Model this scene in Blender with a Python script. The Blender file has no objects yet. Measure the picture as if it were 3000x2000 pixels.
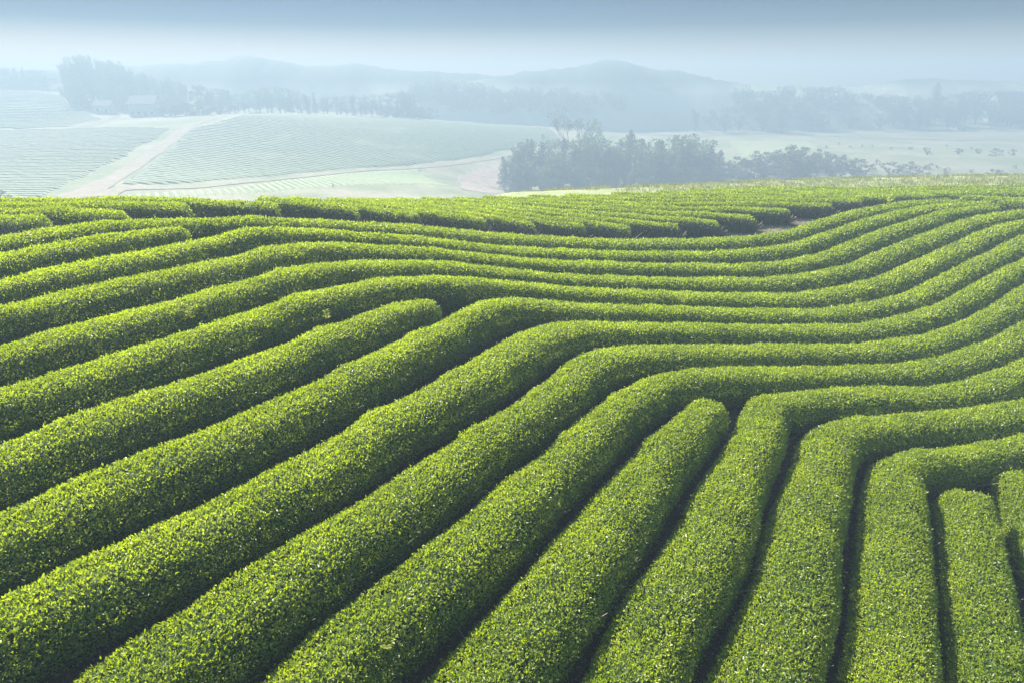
import bpy, math, random
import numpy as np
from mathutils import Vector

# ------------------------------------------------------------------ camera, sky, sun, exposure
SC = bpy.context.scene
COL = SC.collection
cam_data = bpy.data.cameras.new("camera")
cam_data.sensor_fit = 'HORIZONTAL'
cam_data.sensor_width = 36.0
cam_data.lens = 24.0
cam_data.clip_start = 0.05
cam_data.clip_end = 5000.0
CAM = bpy.data.objects.new("camera", cam_data)
COL.objects.link(CAM)
CAM.location = (0.0, 0.0, 8.0)
CAM.rotation_euler = (math.radians(90.0) - math.atan(758.0 / 2000.0), 0.0, 0.0)
SC.camera = CAM

SUN_ELEV, SUN_AZ = math.radians(38.0), math.radians(-38.0)      # azimuth from +Y, clockwise
world = bpy.data.worlds.new("World")
SC.world = world
world.use_nodes = True
wn = world.node_tree.nodes
wn.clear()
sky = wn.new("ShaderNodeTexSky")
sky.sky_type = 'NISHITA'
sky.sun_disc = False
sky.sun_elevation = SUN_ELEV
sky.sun_rotation = SUN_AZ
sky.air_density = 1.0
sky.dust_density = 0.6
sky.ozone_density = 2.0
bg = wn.new("ShaderNodeBackground")
bg.inputs[1].default_value = 0.15
wo = wn.new("ShaderNodeOutputWorld")
# clear air overhead, paler and warmer towards the horizon
geo = wn.new("ShaderNodeTexCoord")
sep = wn.new("ShaderNodeSeparateXYZ")
world.node_tree.links.new(geo.outputs['Generated'], sep.inputs[0])
ramp = wn.new("ShaderNodeValToRGB")
world.node_tree.links.new(sep.outputs[2], ramp.inputs[0])
cr = ramp.color_ramp
cr.elements[0].position = 0.0; cr.elements[0].color = (0.22, 0.155, 0.125, 1)
cr.elements[1].position = 0.40; cr.elements[1].color = (0.66, 0.64, 0.60, 1)
for pos, c in ((0.03, (0.105, 0.08, 0.07)), (0.07, (0.003, 0.015, 0.030)), (0.125, (0.0, 0.014, 0.045)), (0.24, (0.5, 0.52, 0.52))):
    e = cr.elements.new(pos); e.color = (*c, 1)
mul = wn.new("ShaderNodeMix"); mul.data_type = 'RGBA'; mul.blend_type = 'MULTIPLY'; mul.inputs[0].default_value = 1.0
world.node_tree.links.new(sky.outputs[0], mul.inputs[6]); world.node_tree.links.new(ramp.outputs[0], mul.inputs[7])
world.node_tree.links.new(mul.outputs[2], bg.inputs[0])
world.node_tree.links.new(bg.outputs[0], wo.inputs[0])

sun_data = bpy.data.lights.new("sun", 'SUN')
sun_data.energy = 4.6
sun_data.angle = math.radians(0.6)
sun_data.color = (1.0, 0.92, 0.76)
SUN = bpy.data.objects.new("sun", sun_data)
COL.objects.link(SUN)
sdir = Vector((math.sin(SUN_AZ) * math.cos(SUN_ELEV), math.cos(SUN_AZ) * math.cos(SUN_ELEV), math.sin(SUN_ELEV)))
SUN.rotation_euler = sdir.to_track_quat('Z', 'Y').to_euler()
SUN.location = (-40, 60, 60)

SC.view_settings.view_transform = 'Standard'
SC.view_settings.look = 'None'
SC.view_settings.exposure = 2.42
SC.view_settings.gamma = 1.0
cy = SC.cycles
cy.max_bounces = 6
cy.diffuse_bounces = 3
cy.glossy_bounces = 2
cy.transmission_bounces = 3
cy.volume_bounces = 0
cy.transparent_max_bounces = 4
cy.caustics_reflective = False
cy.caustics_refractive = False
cy.use_denoising = True
cy.denoising_prefilter = 'ACCURATE'

HAZE_DENSITY = 1.0 / 272.0
HAZE_COLOR = (0.240, 0.322, 0.398)
HAZE_G = 0.15

RNG = np.random.default_rng(11)

# ------------------------------------------------------------------ surveyed data (metres, world space)
TERR=[
[4.13,4.04,3.93,3.74,3.44,2.98,2.31,1.43,0.37,-0.74,-1.76,-2.58,-3.14,-3.45,-3.57,-3.56,-3.45,-3.28,-3.09,-2.9,-2.71,-2.53,-2.37],
[3.98,3.94,3.87,3.77,3.59,3.28,2.76,1.99,0.93,-0.3,-1.43,-2.32,-2.88,-3.17,-3.27,-3.24,-3.13,-2.98,-2.81,-2.63,-2.47,-2.32,-2.17],
[3.82,3.81,3.79,3.76,3.69,3.54,3.22,2.61,1.58,0.2,-1.06,-2.04,-2.6,-2.86,-2.93,-2.9,-2.79,-2.66,-2.51,-2.36,-2.23,-2.1,-1.98],
[3.63,3.65,3.66,3.68,3.7,3.7,3.61,3.26,2.26,0.89,-0.58,-1.64,-2.23,-2.49,-2.56,-2.52,-2.43,-2.32,-2.2,-2.09,-1.99,-1.89,-1.8],
[3.42,3.44,3.47,3.51,3.57,3.64,3.75,3.85,3.07,2.06,0.53,-0.79,-1.77,-2.09,-2.15,-2.1,-2.03,-1.95,-1.88,-1.81,-1.75,-1.68,-1.62],
[3.18,3.2,3.23,3.26,3.31,3.35,3.38,3.54,3.7,2.32,0.79,-0.62,-1.76,-1.81,-1.7,-1.63,-1.6,-1.58,-1.57,-1.55,-1.52,-1.49,-1.45],
[2.91,2.92,2.94,2.95,2.97,3,3.05,3.16,3.06,2.41,0.94,-0.4,-1.26,-1.36,-1.15,-1.11,-1.16,-1.22,-1.27,-1.3,-1.31,-1.31,-1.3],
[2.63,2.62,2.61,2.6,2.59,2.56,2.51,2.4,2.06,1.49,0.99,0.59,-0.17,-0.39,-0.39,-0.52,-0.74,-0.91,-1.02,-1.09,-1.13,-1.15,-1.16],
[2.34,2.3,2.27,2.22,2.16,2.07,1.91,1.65,1.22,0.74,0.64,0.67,0.74,0.53,0.5,0.11,-0.42,-0.68,-0.82,-0.91,-0.97,-1.01,-1.04],
[2.04,1.98,1.91,1.84,1.73,1.58,1.36,1.07,0.72,0.43,0.35,0.33,0.29,0.22,0.11,-0.05,-0.35,-0.54,-0.67,-0.77,-0.84,-0.9,-0.94],
[1.74,1.65,1.56,1.46,1.32,1.14,0.91,0.64,0.37,0.16,0.04,-0.05,-0.16,-0.27,-0.44,-0.42,-0.38,-0.48,-0.6,-0.69,-0.76,-0.81,-0.85],
[1.44,1.34,1.23,1.1,0.95,0.76,0.54,0.31,0.09,-0.09,-0.23,-0.36,-0.48,-0.59,-0.67,-0.63,-0.55,-0.55,-0.6,-0.66,-0.71,-0.75,-0.79],
[1.15,1.04,0.91,0.78,0.62,0.43,0.24,0.03,-0.16,-0.32,-0.47,-0.59,-0.7,-0.79,-0.82,-0.78,-0.71,-0.66,-0.66,-0.68,-0.7,-0.73,-0.75],
[0.88,0.75,0.62,0.48,0.32,0.15,-0.03,-0.2,-0.37,-0.52,-0.66,-0.78,-0.87,-0.92,-0.93,-0.89,-0.83,-0.77,-0.74,-0.72,-0.72,-0.72,-0.73],
[0.61,0.49,0.36,0.22,0.06,-0.09,-0.26,-0.42,-0.57,-0.7,-0.82,-0.92,-0.99,-1.03,-1.02,-0.98,-0.93,-0.87,-0.81,-0.78,-0.75,-0.73,-0.72],
[0.36,0.24,0.11,-0.03,-0.17,-0.32,-0.47,-0.61,-0.75,-0.87,-0.97,-1.05,-1.1,-1.12,-1.11,-1.07,-1.01,-0.95,-0.89,-0.83,-0.79,-0.76,-0.73],
[0.12,-0.01,-0.13,-0.27,-0.4,-0.54,-0.67,-0.8,-0.92,-1.02,-1.11,-1.17,-1.21,-1.22,-1.2,-1.15,-1.09,-1.03,-0.96,-0.89,-0.84,-0.79,-0.75]]
ROWS={
'R1':[-15.45,14.14,0.71,-15.1,14.62,0.7,-14.74,15.1,0.69,-14.39,15.58,0.68,-14.03,16.07,0.67,-13.68,16.55,0.65,-13.32,17.03,0.64,-12.97,17.51,0.63,-12.61,17.99,0.61,-12.26,18.48,0.59,-11.92,18.97,0.57,-11.54,19.43,0.55,-11.06,19.78,0.53,-10.57,20.13,0.52,-10.1,20.5,0.52,-9.65,20.9,0.52,-9.19,21.28,0.53,-8.7,21.63,0.54,-8.2,21.95,0.55,-7.69,22.26,0.55,-7.18,22.57,0.56,-6.67,22.89,0.57,-6.17,23.22,0.59,-5.67,23.55,0.61,-5.17,23.87,0.64,-4.67,24.2,0.66,-4.17,24.54,0.69,-3.68,24.88,0.71,-3.18,25.22,0.73,-2.69,25.55,0.75,-2.19,25.89,0.76,-1.7,26.24,0.77,-1.21,26.58,0.78,-0.72,26.92,0.78,-0.23,27.26,0.78,0.27,27.59,0.78,0.78,27.91,0.78,1.29,28.22,0.78,1.81,28.52,0.78,2.33,28.82,0.77,2.85,29.12,0.77,3.37,29.41,0.77,3.9,29.69,0.76,4.43,29.97,0.76,4.96,30.24,0.75,5.5,30.5,0.75,6.04,30.76,0.74,6.59,31.01,0.74,7.13,31.27,0.73,7.67,31.52,0.73,8.21,31.78,0.72,8.75,32.03,0.72,9.29,32.29,0.71,9.84,32.54,0.7,10.38,32.78,0.69,10.93,33.03,0.68,11.48,33.28,0.67,12.01,33.55,0.65,12.54,33.83,0.63,13.07,34.11,0.62,13.59,34.4,0.6,14.11,34.7,0.59,14.61,35.04,0.58,15.09,35.39,0.57,15.56,35.76,0.57,16.03,36.13,0.57,16.5,36.5,0.58,16.97,36.87,0.58,17.45,37.23,0.59,17.93,37.59,0.59,18.41,37.95,0.59,18.89,38.31,0.6,19.37,38.67,0.6,19.85,39.03,0.6,20.34,39.37,0.6,20.84,39.7,0.6,21.35,40,0.6,21.88,40.29,0.6,22.4,40.58,0.6,22.93,40.87,0.6,23.45,41.17,0.6,23.97,41.46,0.6,24.49,41.75,0.61,25.02,42.04,0.61,25.54,42.33,0.62,26.06,42.62,0.63,26.58,42.93,0.64,27.09,43.24,0.66,27.6,43.55,0.68,28.12,43.85,0.7],
'R2':[-14.5,12.82,0.76,-14.18,13.3,0.73,-13.85,13.78,0.71,-13.52,14.26,0.7,-13.19,14.74,0.68,-12.87,15.22,0.67,-12.54,15.7,0.66,-12.21,16.18,0.64,-11.88,16.65,0.63,-11.55,17.13,0.61,-11.24,17.63,0.59,-10.93,18.12,0.57,-10.59,18.59,0.54,-10.24,19.05,0.51,-9.85,19.48,0.48,-9.46,19.91,0.45],
'R3':[-13.49,11.36,0.45,-13.16,11.87,0.46,-12.84,12.37,0.47,-12.51,12.87,0.49,-12.18,13.37,0.51,-11.85,13.87,0.53,-11.53,14.37,0.56,-11.2,14.88,0.58,-10.88,15.38,0.6,-10.54,15.87,0.62,-10.19,16.36,0.62,-9.86,16.86,0.63,-9.54,17.36,0.62,-9.23,17.87,0.61,-8.94,18.4,0.6,-8.69,18.94,0.58,-8.46,19.5,0.57,-8.22,20.05,0.56,-7.91,20.56,0.56,-7.52,21.01,0.55,-7.01,21.32,0.55,-6.48,21.6,0.56,-5.96,21.89,0.56,-5.44,22.19,0.57,-4.91,22.46,0.57,-4.38,22.74,0.58,-3.85,23.02,0.58,-3.32,23.31,0.58,-2.8,23.59,0.58,-2.27,23.88,0.58,-1.75,24.17,0.58,-1.23,24.46,0.59,-0.72,24.78,0.59,-0.22,25.11,0.6,0.27,25.45,0.61,0.77,25.78,0.62,1.27,26.11,0.62,1.77,26.44,0.63,2.27,26.78,0.63,2.76,27.11,0.63,3.26,27.44,0.64,3.78,27.75,0.64,4.3,28.05,0.64,4.82,28.33,0.64,5.35,28.61,0.64,5.88,28.89,0.64,6.41,29.17,0.64,6.95,29.43,0.65,7.49,29.69,0.65,8.03,29.95,0.66,8.56,30.22,0.67,9.1,30.48,0.68,9.64,30.74,0.68,10.18,31,0.69,10.72,31.26,0.69,11.25,31.53,0.68,11.78,31.81,0.67,12.31,32.08,0.66,12.84,32.37,0.65,13.35,32.68,0.63,13.85,33.01,0.61,14.34,33.36,0.6,14.83,33.7,0.58,15.31,34.05,0.58,15.8,34.4,0.57,16.29,34.75,0.57,16.77,35.11,0.57,17.25,35.47,0.58,17.72,35.83,0.58,18.2,36.19,0.59,18.68,36.55,0.59,19.16,36.9,0.59,19.65,37.26,0.6,20.13,37.61,0.6,20.62,37.95,0.6,21.11,38.29,0.6,21.62,38.62,0.6,22.13,38.93,0.6,22.65,39.23,0.59,23.17,39.52,0.59,23.69,39.81,0.58,24.21,40.1,0.57,24.74,40.39,0.56,25.27,40.67,0.55,25.8,40.95,0.54,26.32,41.24,0.53,26.85,41.52,0.52,27.38,41.81,0.52,27.91,42.08,0.53,28.45,42.33,0.56,29,42.58,0.62,29.54,42.83,0.69,30.09,43.08,0.78],
'R4':[-13.23,10.53,0.45,-12.84,10.98,0.45,-12.44,11.43,0.46,-12.05,11.89,0.47,-11.65,12.34,0.49,-11.26,12.79,0.51,-10.86,13.24,0.54,-10.46,13.69,0.56,-10.06,14.13,0.59,-9.72,14.62,0.61,-9.38,15.12,0.62,-9.04,15.61,0.63,-8.7,16.11,0.64,-8.37,16.61,0.64,-8.04,17.11,0.65,-7.74,17.63,0.65,-7.44,18.15,0.66,-7.14,18.67,0.67,-6.84,19.19,0.67,-6.51,19.69,0.66,-6.14,20.16,0.65,-5.66,20.51,0.64,-5.14,20.82,0.63,-4.62,21.11,0.61,-4.1,21.41,0.6,-3.59,21.72,0.59,-3.07,22.02,0.58,-2.54,22.3,0.58,-2.01,22.58,0.58,-1.48,22.86,0.58,-0.96,23.16,0.59,-0.44,23.46,0.59,0.08,23.77,0.6,0.59,24.08,0.6,1.1,24.39,0.61,1.62,24.7,0.62,2.12,25.02,0.63,2.62,25.36,0.63,3.11,25.7,0.63,3.62,26.02,0.63,4.13,26.34,0.64,4.64,26.64,0.64,5.16,26.94,0.64,5.69,27.23,0.64,6.21,27.52,0.64,6.75,27.79,0.64,7.29,28.05,0.64,7.83,28.3,0.65,8.37,28.56,0.66,8.92,28.8,0.66,9.48,29.03,0.67,10.03,29.27,0.67,10.57,29.52,0.67,11.12,29.76,0.67,11.67,30,0.66,12.21,30.26,0.66,12.73,30.55,0.65,13.24,30.87,0.66,13.75,31.19,0.66,14.25,31.52,0.66,14.75,31.85,0.67,15.25,32.19,0.67,15.74,32.54,0.67,16.22,32.89,0.67,16.7,33.25,0.67,17.18,33.61,0.67,17.65,33.98,0.67,18.13,34.34,0.67,18.61,34.7,0.67,19.09,35.06,0.67,19.58,35.41,0.67,20.06,35.76,0.67,20.55,36.11,0.67,21.05,36.45,0.67,21.54,36.79,0.67,22.03,37.13,0.66,22.53,37.47,0.65,23.02,37.81,0.64,23.52,38.15,0.62,24.01,38.49,0.61,24.51,38.82,0.59,25.02,39.13,0.57,25.54,39.44,0.56,26.06,39.73,0.54,26.58,40.03,0.53,27.1,40.34,0.52,27.61,40.65,0.5,28.12,40.96,0.49,28.64,41.26,0.47,29.16,41.56,0.45],
'R5':[-11.84,8.79,0.45,-11.51,9.29,0.48,-11.18,9.78,0.5,-10.85,10.28,0.53,-10.52,10.78,0.56,-10.18,11.27,0.59,-9.85,11.77,0.61,-9.52,12.27,0.62,-9.2,12.77,0.63,-8.83,13.24,0.64,-8.48,13.72,0.64,-8.15,14.22,0.63,-7.81,14.71,0.63,-7.49,15.22,0.62,-7.2,15.74,0.63,-6.91,16.26,0.63,-6.62,16.78,0.63,-6.32,17.3,0.64,-5.99,17.79,0.65,-5.65,18.28,0.65,-5.25,18.73,0.64,-4.81,19.13,0.63,-4.34,19.49,0.61,-3.89,19.89,0.6,-3.42,20.26,0.59,-2.92,20.58,0.58,-2.42,20.91,0.58,-1.9,21.2,0.58,-1.36,21.45,0.57,-0.82,21.71,0.57,-0.29,21.98,0.57,0.24,22.26,0.57,0.77,22.54,0.57,1.3,22.82,0.58,1.82,23.1,0.58,2.34,23.4,0.59,2.85,23.71,0.6,3.37,24.01,0.6,3.89,24.3,0.61,4.41,24.6,0.62,4.92,24.9,0.64,5.43,25.22,0.65,5.94,25.53,0.66,6.45,25.83,0.68,6.98,26.12,0.69,7.5,26.4,0.7,8.03,26.68,0.71,8.57,26.94,0.71,9.11,27.19,0.71,9.65,27.43,0.71,10.2,27.68,0.7,10.74,27.94,0.69,11.27,28.2,0.68,11.8,28.47,0.67,12.33,28.75,0.66,12.86,29.04,0.66,13.37,29.33,0.65,13.89,29.63,0.66,14.41,29.93,0.66,14.92,30.24,0.67,15.44,30.54,0.68,15.94,30.85,0.68,16.44,31.18,0.69,16.92,31.53,0.69,17.4,31.9,0.7,17.87,32.26,0.7,18.35,32.61,0.71,18.84,32.96,0.71,19.33,33.31,0.72,19.82,33.65,0.72,20.3,33.99,0.72,20.79,34.33,0.72,21.28,34.68,0.72,21.77,35.03,0.72,22.25,35.37,0.71,22.74,35.71,0.7,23.23,36.06,0.7,23.72,36.39,0.69,24.22,36.73,0.69,24.72,37.05,0.69,25.23,37.37,0.69,25.73,37.68,0.69,26.24,37.99,0.69,26.75,38.3,0.69,27.27,38.61,0.68,27.79,38.9,0.68,28.31,39.18,0.67,28.85,39.45,0.65,29.38,39.71,0.63,29.92,39.98,0.61,30.45,40.24,0.59,30.98,40.53,0.58,31.51,40.81,0.57,32.03,41.09,0.56,32.56,41.37,0.56,33.09,41.65,0.57,33.61,41.93,0.59,34.14,42.21,0.6,34.67,42.5,0.61,35.19,42.78,0.6,35.72,43.06,0.58],
'R6':[-11.42,7.77,0.5,-11.04,8.23,0.5,-10.66,8.69,0.51,-10.27,9.15,0.52,-9.89,9.61,0.54,-9.5,10.07,0.56,-9.12,10.53,0.58,-8.73,10.99,0.6,-8.35,11.45,0.62,-7.99,11.93,0.63,-7.65,12.43,0.63,-7.33,12.94,0.63,-7.03,13.46,0.63,-6.7,13.96,0.63,-6.38,14.46,0.62,-6.08,14.98,0.63,-5.8,15.51,0.63,-5.49,16.03,0.63,-5.14,16.52,0.64,-4.77,16.98,0.64,-4.39,17.45,0.64,-4.01,17.92,0.63,-3.63,18.38,0.62,-3.21,18.8,0.6,-2.75,19.19,0.59,-2.26,19.54,0.58,-1.73,19.83,0.58,-1.2,20.11,0.58,-0.68,20.39,0.57,-0.14,20.66,0.57,0.39,20.94,0.57,0.93,21.21,0.57,1.46,21.48,0.57,1.99,21.77,0.58,2.52,22.05,0.58,3.05,22.34,0.59,3.58,22.62,0.6,4.11,22.9,0.61,4.63,23.19,0.62,5.15,23.48,0.63,5.68,23.77,0.64,6.21,24.06,0.65,6.74,24.33,0.66,7.28,24.59,0.67,7.83,24.84,0.68,8.38,25.08,0.69,8.93,25.32,0.7,9.48,25.55,0.7,10.03,25.8,0.71,10.57,26.05,0.71,11.11,26.31,0.71,11.65,26.58,0.72,12.18,26.85,0.72,12.72,27.13,0.72,13.24,27.42,0.72,13.76,27.72,0.73,14.28,28.02,0.73,14.8,28.32,0.73,15.32,28.62,0.73,15.83,28.93,0.73,16.34,29.25,0.73,16.84,29.58,0.72,17.34,29.92,0.72,17.84,30.25,0.71,18.33,30.6,0.71,18.82,30.95,0.7,19.3,31.3,0.7,19.78,31.66,0.69,20.27,32.01,0.69,20.75,32.36,0.69,21.24,32.71,0.69,21.73,33.06,0.69,22.21,33.42,0.7,22.69,33.78,0.7,23.17,34.15,0.7,23.64,34.51,0.69,24.13,34.87,0.69,24.62,35.21,0.69,25.11,35.55,0.68,25.61,35.88,0.67,26.12,36.2,0.67,26.64,36.5,0.65,27.16,36.8,0.64,27.68,37.1,0.62,28.2,37.4,0.59,28.72,37.7,0.57,29.23,38.01,0.55,29.75,38.32,0.53,30.26,38.63,0.52,30.77,38.94,0.51,31.29,39.25,0.51,31.8,39.56,0.51,32.31,39.87,0.51,32.83,40.18,0.51,33.34,40.49,0.51,33.85,40.8,0.5],
'R7':[-10.22,6.13,0.7,-9.88,6.63,0.7,-9.55,7.13,0.7,-9.22,7.63,0.7,-8.88,8.12,0.69,-8.55,8.62,0.69,-8.21,9.12,0.68,-7.85,9.6,0.68,-7.54,10.1,0.67,-7.24,10.62,0.67,-6.88,11.1,0.66,-6.5,11.57,0.66,-6.17,12.06,0.66,-5.8,12.53,0.66,-5.47,13.03,0.66,-5.15,13.54,0.66,-4.84,14.06,0.66,-4.53,14.57,0.66,-4.2,15.07,0.65,-3.84,15.55,0.63,-3.54,16.07,0.61,-3.23,16.58,0.58,-2.86,17.05,0.54,-2.46,17.49,0.5,-2.05,17.93,0.45],
'R8':[-9.3,4.78,0.56,-8.97,5.28,0.58,-8.64,5.77,0.59,-8.3,6.27,0.61,-7.97,6.77,0.63,-7.64,7.27,0.64,-7.31,7.77,0.66,-6.97,8.26,0.67,-6.65,8.76,0.68,-6.33,9.27,0.69,-5.96,9.74,0.69,-5.63,10.23,0.69,-5.26,10.71,0.69,-4.94,11.21,0.69,-4.61,11.71,0.68,-4.29,12.21,0.67,-3.97,12.72,0.67,-3.65,13.22,0.66,-3.33,13.73,0.66,-3.03,14.25,0.65,-2.72,14.76,0.63,-2.41,15.27,0.62,-2.1,15.78,0.6,-1.8,16.3,0.58,-1.52,16.83,0.57,-1.25,17.36,0.57,-0.98,17.9,0.58,-0.68,18.41,0.6,-0.3,18.87,0.61,0.17,19.24,0.63,0.69,19.53,0.64,1.23,19.79,0.64,1.76,20.06,0.64,2.29,20.34,0.63,2.82,20.62,0.63,3.35,20.89,0.63,3.88,21.17,0.63,4.41,21.45,0.63,4.94,21.73,0.64,5.47,22.01,0.64,6,22.29,0.65,6.53,22.56,0.65,7.06,22.83,0.66,7.6,23.09,0.66,8.14,23.34,0.66,8.69,23.58,0.66,9.24,23.81,0.66,9.8,24.04,0.66,10.35,24.27,0.66,10.89,24.52,0.66,11.44,24.76,0.67,11.98,25.01,0.67,12.52,25.28,0.68,13.04,25.57,0.68,13.57,25.85,0.68,14.1,26.13,0.67,14.63,26.4,0.66,15.16,26.68,0.65,15.68,26.97,0.64,16.2,27.27,0.63,16.71,27.59,0.63,17.2,27.92,0.62,17.7,28.26,0.62,18.18,28.61,0.62,18.67,28.96,0.62,19.15,29.31,0.61,19.63,29.67,0.61,20.1,30.03,0.61,20.58,30.39,0.61,21.06,30.75,0.61,21.55,31.1,0.61,22.03,31.44,0.61,22.52,31.79,0.62,23.01,32.14,0.62,23.49,32.49,0.63,23.97,32.85,0.63,24.45,33.2,0.64,24.94,33.55,0.64,25.43,33.9,0.64,25.92,34.23,0.64,26.42,34.57,0.64,26.91,34.9,0.63,27.4,35.25,0.63,27.89,35.59,0.62,28.38,35.94,0.6,28.87,36.28,0.59,29.35,36.63,0.57,29.84,36.98,0.55,30.33,37.32,0.52,30.82,37.67,0.5,31.31,38.01,0.48,31.79,38.36,0.46],
'R9':[-8.68,3.57,0.62,-8.31,4.05,0.62,-7.95,4.53,0.61,-7.59,5.01,0.61,-7.23,5.49,0.62,-6.87,5.96,0.63,-6.5,6.44,0.65,-6.13,6.91,0.66,-5.78,7.39,0.67,-5.39,7.85,0.68,-5.04,8.34,0.69,-4.66,8.8,0.69,-4.35,9.32,0.69,-4.03,9.82,0.69,-3.68,10.31,0.69,-3.36,10.82,0.69,-3.06,11.33,0.69,-2.76,11.85,0.69,-2.44,12.36,0.7,-2.07,12.83,0.7,-1.71,13.31,0.7,-1.37,13.8,0.71,-1.05,14.31,0.72,-0.74,14.82,0.73,-0.43,15.34,0.73,-0.12,15.85,0.73,0.18,16.37,0.73,0.49,16.88,0.73,0.83,17.38,0.72,1.2,17.85,0.71,1.62,18.28,0.69,2.09,18.65,0.67,2.61,18.95,0.66,3.13,19.23,0.65,3.66,19.52,0.64,4.19,19.8,0.63,4.73,20.07,0.63,5.26,20.35,0.64,5.79,20.62,0.64,6.33,20.88,0.64,6.87,21.14,0.65,7.41,21.4,0.65,7.95,21.66,0.66,8.5,21.91,0.66,9.04,22.17,0.66,9.59,22.42,0.66,10.14,22.65,0.66,10.69,22.88,0.66,11.24,23.11,0.66,11.8,23.35,0.67,12.35,23.59,0.67,12.9,23.82,0.68,13.44,24.07,0.68,13.97,24.35,0.68,14.49,24.65,0.67,15.01,24.96,0.67,15.52,25.26,0.66,16.03,25.58,0.65,16.54,25.89,0.64,17.05,26.22,0.63,17.55,26.54,0.62,18.05,26.87,0.62,18.55,27.2,0.62,19.04,27.55,0.62,19.52,27.91,0.62,19.99,28.28,0.61,20.47,28.65,0.61,20.94,29.01,0.61,21.42,29.37,0.61,21.91,29.72,0.61,22.39,30.07,0.61,22.88,30.42,0.61,23.38,30.76,0.61,23.87,31.1,0.6,24.37,31.44,0.6,24.86,31.78,0.6,25.35,32.12,0.59,25.84,32.46,0.59,26.33,32.81,0.59,26.82,33.15,0.59,27.32,33.5,0.6,27.81,33.84,0.61,28.3,34.19,0.62,28.79,34.53,0.63,29.28,34.87,0.64,29.77,35.22,0.64],
'R10':[-5.9,3.25,0.78,-5.66,3.8,0.78,-5.41,4.35,0.78,-5.17,4.9,0.77,-4.93,5.45,0.76,-4.69,6,0.75,-4.44,6.54,0.73,-4.07,7.01,0.72,-3.75,7.52,0.7,-3.44,8.03,0.69,-3.09,8.52,0.68,-2.78,9.03,0.67,-2.42,9.52,0.67,-2.07,10,0.66,-1.75,10.51,0.66,-1.44,11.03,0.66,-1.12,11.54,0.65,-0.79,12.04,0.64,-0.44,12.53,0.63,-0.08,13.01,0.63,0.28,13.49,0.62,0.62,13.98,0.62,0.94,14.49,0.62,1.24,15.01,0.63,1.53,15.54,0.65,1.82,16.07,0.66,2.16,16.56,0.67,2.6,16.97,0.68,3.07,17.34,0.68,3.57,17.68,0.68,4.08,18,0.67,4.6,18.29,0.67,5.12,18.59,0.67,5.65,18.88,0.67,6.19,19.15,0.68,6.73,19.41,0.68,7.27,19.67,0.68,7.81,19.92,0.69,8.36,20.17,0.69,8.91,20.41,0.7,9.47,20.64,0.7,10.02,20.87,0.71,10.58,21.1,0.71,11.14,21.32,0.71,11.7,21.54,0.71,12.25,21.77,0.71,12.8,22.03,0.71,13.33,22.3,0.71,13.87,22.58,0.7,14.39,22.86,0.7,14.92,23.15,0.69,15.45,23.44,0.69,15.97,23.73,0.68,16.49,24.04,0.67,17,24.36,0.66,17.5,24.68,0.66,18,25.02,0.65,18.49,25.37,0.65,18.97,25.73,0.65,19.45,26.09,0.65,19.93,26.46,0.65,20.4,26.83,0.65,20.88,27.19,0.65,21.36,27.56,0.65,21.84,27.91,0.65,22.33,28.26,0.65,22.82,28.62,0.65,23.3,28.98,0.64,23.78,29.34,0.64,24.26,29.7,0.63,24.74,30.06,0.62,25.22,30.42,0.61,25.7,30.78,0.6,26.18,31.14,0.59,26.66,31.5,0.58,27.14,31.86,0.57,27.62,32.22,0.56],
'R11':[-3.69,3.58,0.78,-3.48,4.14,0.74,-3.27,4.7,0.71,-3.06,5.26,0.69,-2.85,5.83,0.68,-2.64,6.39,0.68,-2.42,6.95,0.67,-2.1,7.45,0.67,-1.73,7.92,0.67,-1.4,8.43,0.67,-1.08,8.93,0.67,-0.74,9.43,0.66,-0.42,9.94,0.66,-0.1,10.45,0.65,0.2,10.97,0.65,0.52,11.48,0.64,0.87,11.97,0.63,1.2,12.47,0.62,1.51,12.99,0.62,1.82,13.5,0.61,2.15,14,0.61,2.51,14.49,0.61,2.87,14.97,0.61,3.23,15.45,0.6,3.63,15.9,0.6,4.09,16.29,0.59,4.59,16.62,0.59,5.1,16.93,0.6,5.63,17.22,0.62,6.16,17.5,0.63,6.7,17.77,0.64,7.24,18.03,0.65,7.78,18.29,0.65,8.33,18.53,0.65,8.89,18.77,0.65,9.44,19,0.65,10,19.23,0.65,10.56,19.45,0.66,11.12,19.66,0.66,11.69,19.86,0.67,12.25,20.08,0.67,12.79,20.33,0.68,13.33,20.6,0.68,13.87,20.86,0.68,14.41,21.13,0.67,14.94,21.41,0.67,15.47,21.7,0.66,15.98,22.01,0.66,16.49,22.33,0.66,17,22.65,0.66,17.5,22.98,0.66,18,23.32,0.65,18.49,23.66,0.65,18.98,24.01,0.65,19.48,24.36,0.66,19.97,24.7,0.66,20.46,25.05,0.67,20.95,25.39,0.68,21.45,25.74,0.69,21.94,26.08,0.7,22.43,26.42,0.71,22.92,26.77,0.72,23.42,27.11,0.73,23.91,27.46,0.74,24.4,27.8,0.75,24.9,28.15,0.76,25.39,28.49,0.77],
'D2':[-2.07,4.17,0.6,-1.77,4.68,0.64,-1.48,5.2,0.68,-1.18,5.71,0.7,-0.88,6.22,0.72,-0.58,6.73,0.73,-0.29,7.25,0.73,0.02,7.75,0.73,0.35,8.24,0.72,0.67,8.74,0.72,0.95,9.26,0.71,1.25,9.77,0.71,1.57,10.27,0.7,1.88,10.77,0.69,2.19,11.28,0.69,2.49,11.78,0.68,2.79,12.29,0.67,3.1,12.8,0.66,3.42,13.3,0.65,3.75,13.79,0.63,4.1,14.27,0.61,4.45,14.74,0.58,4.8,15.22,0.53,5.15,15.7,0.49],
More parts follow.
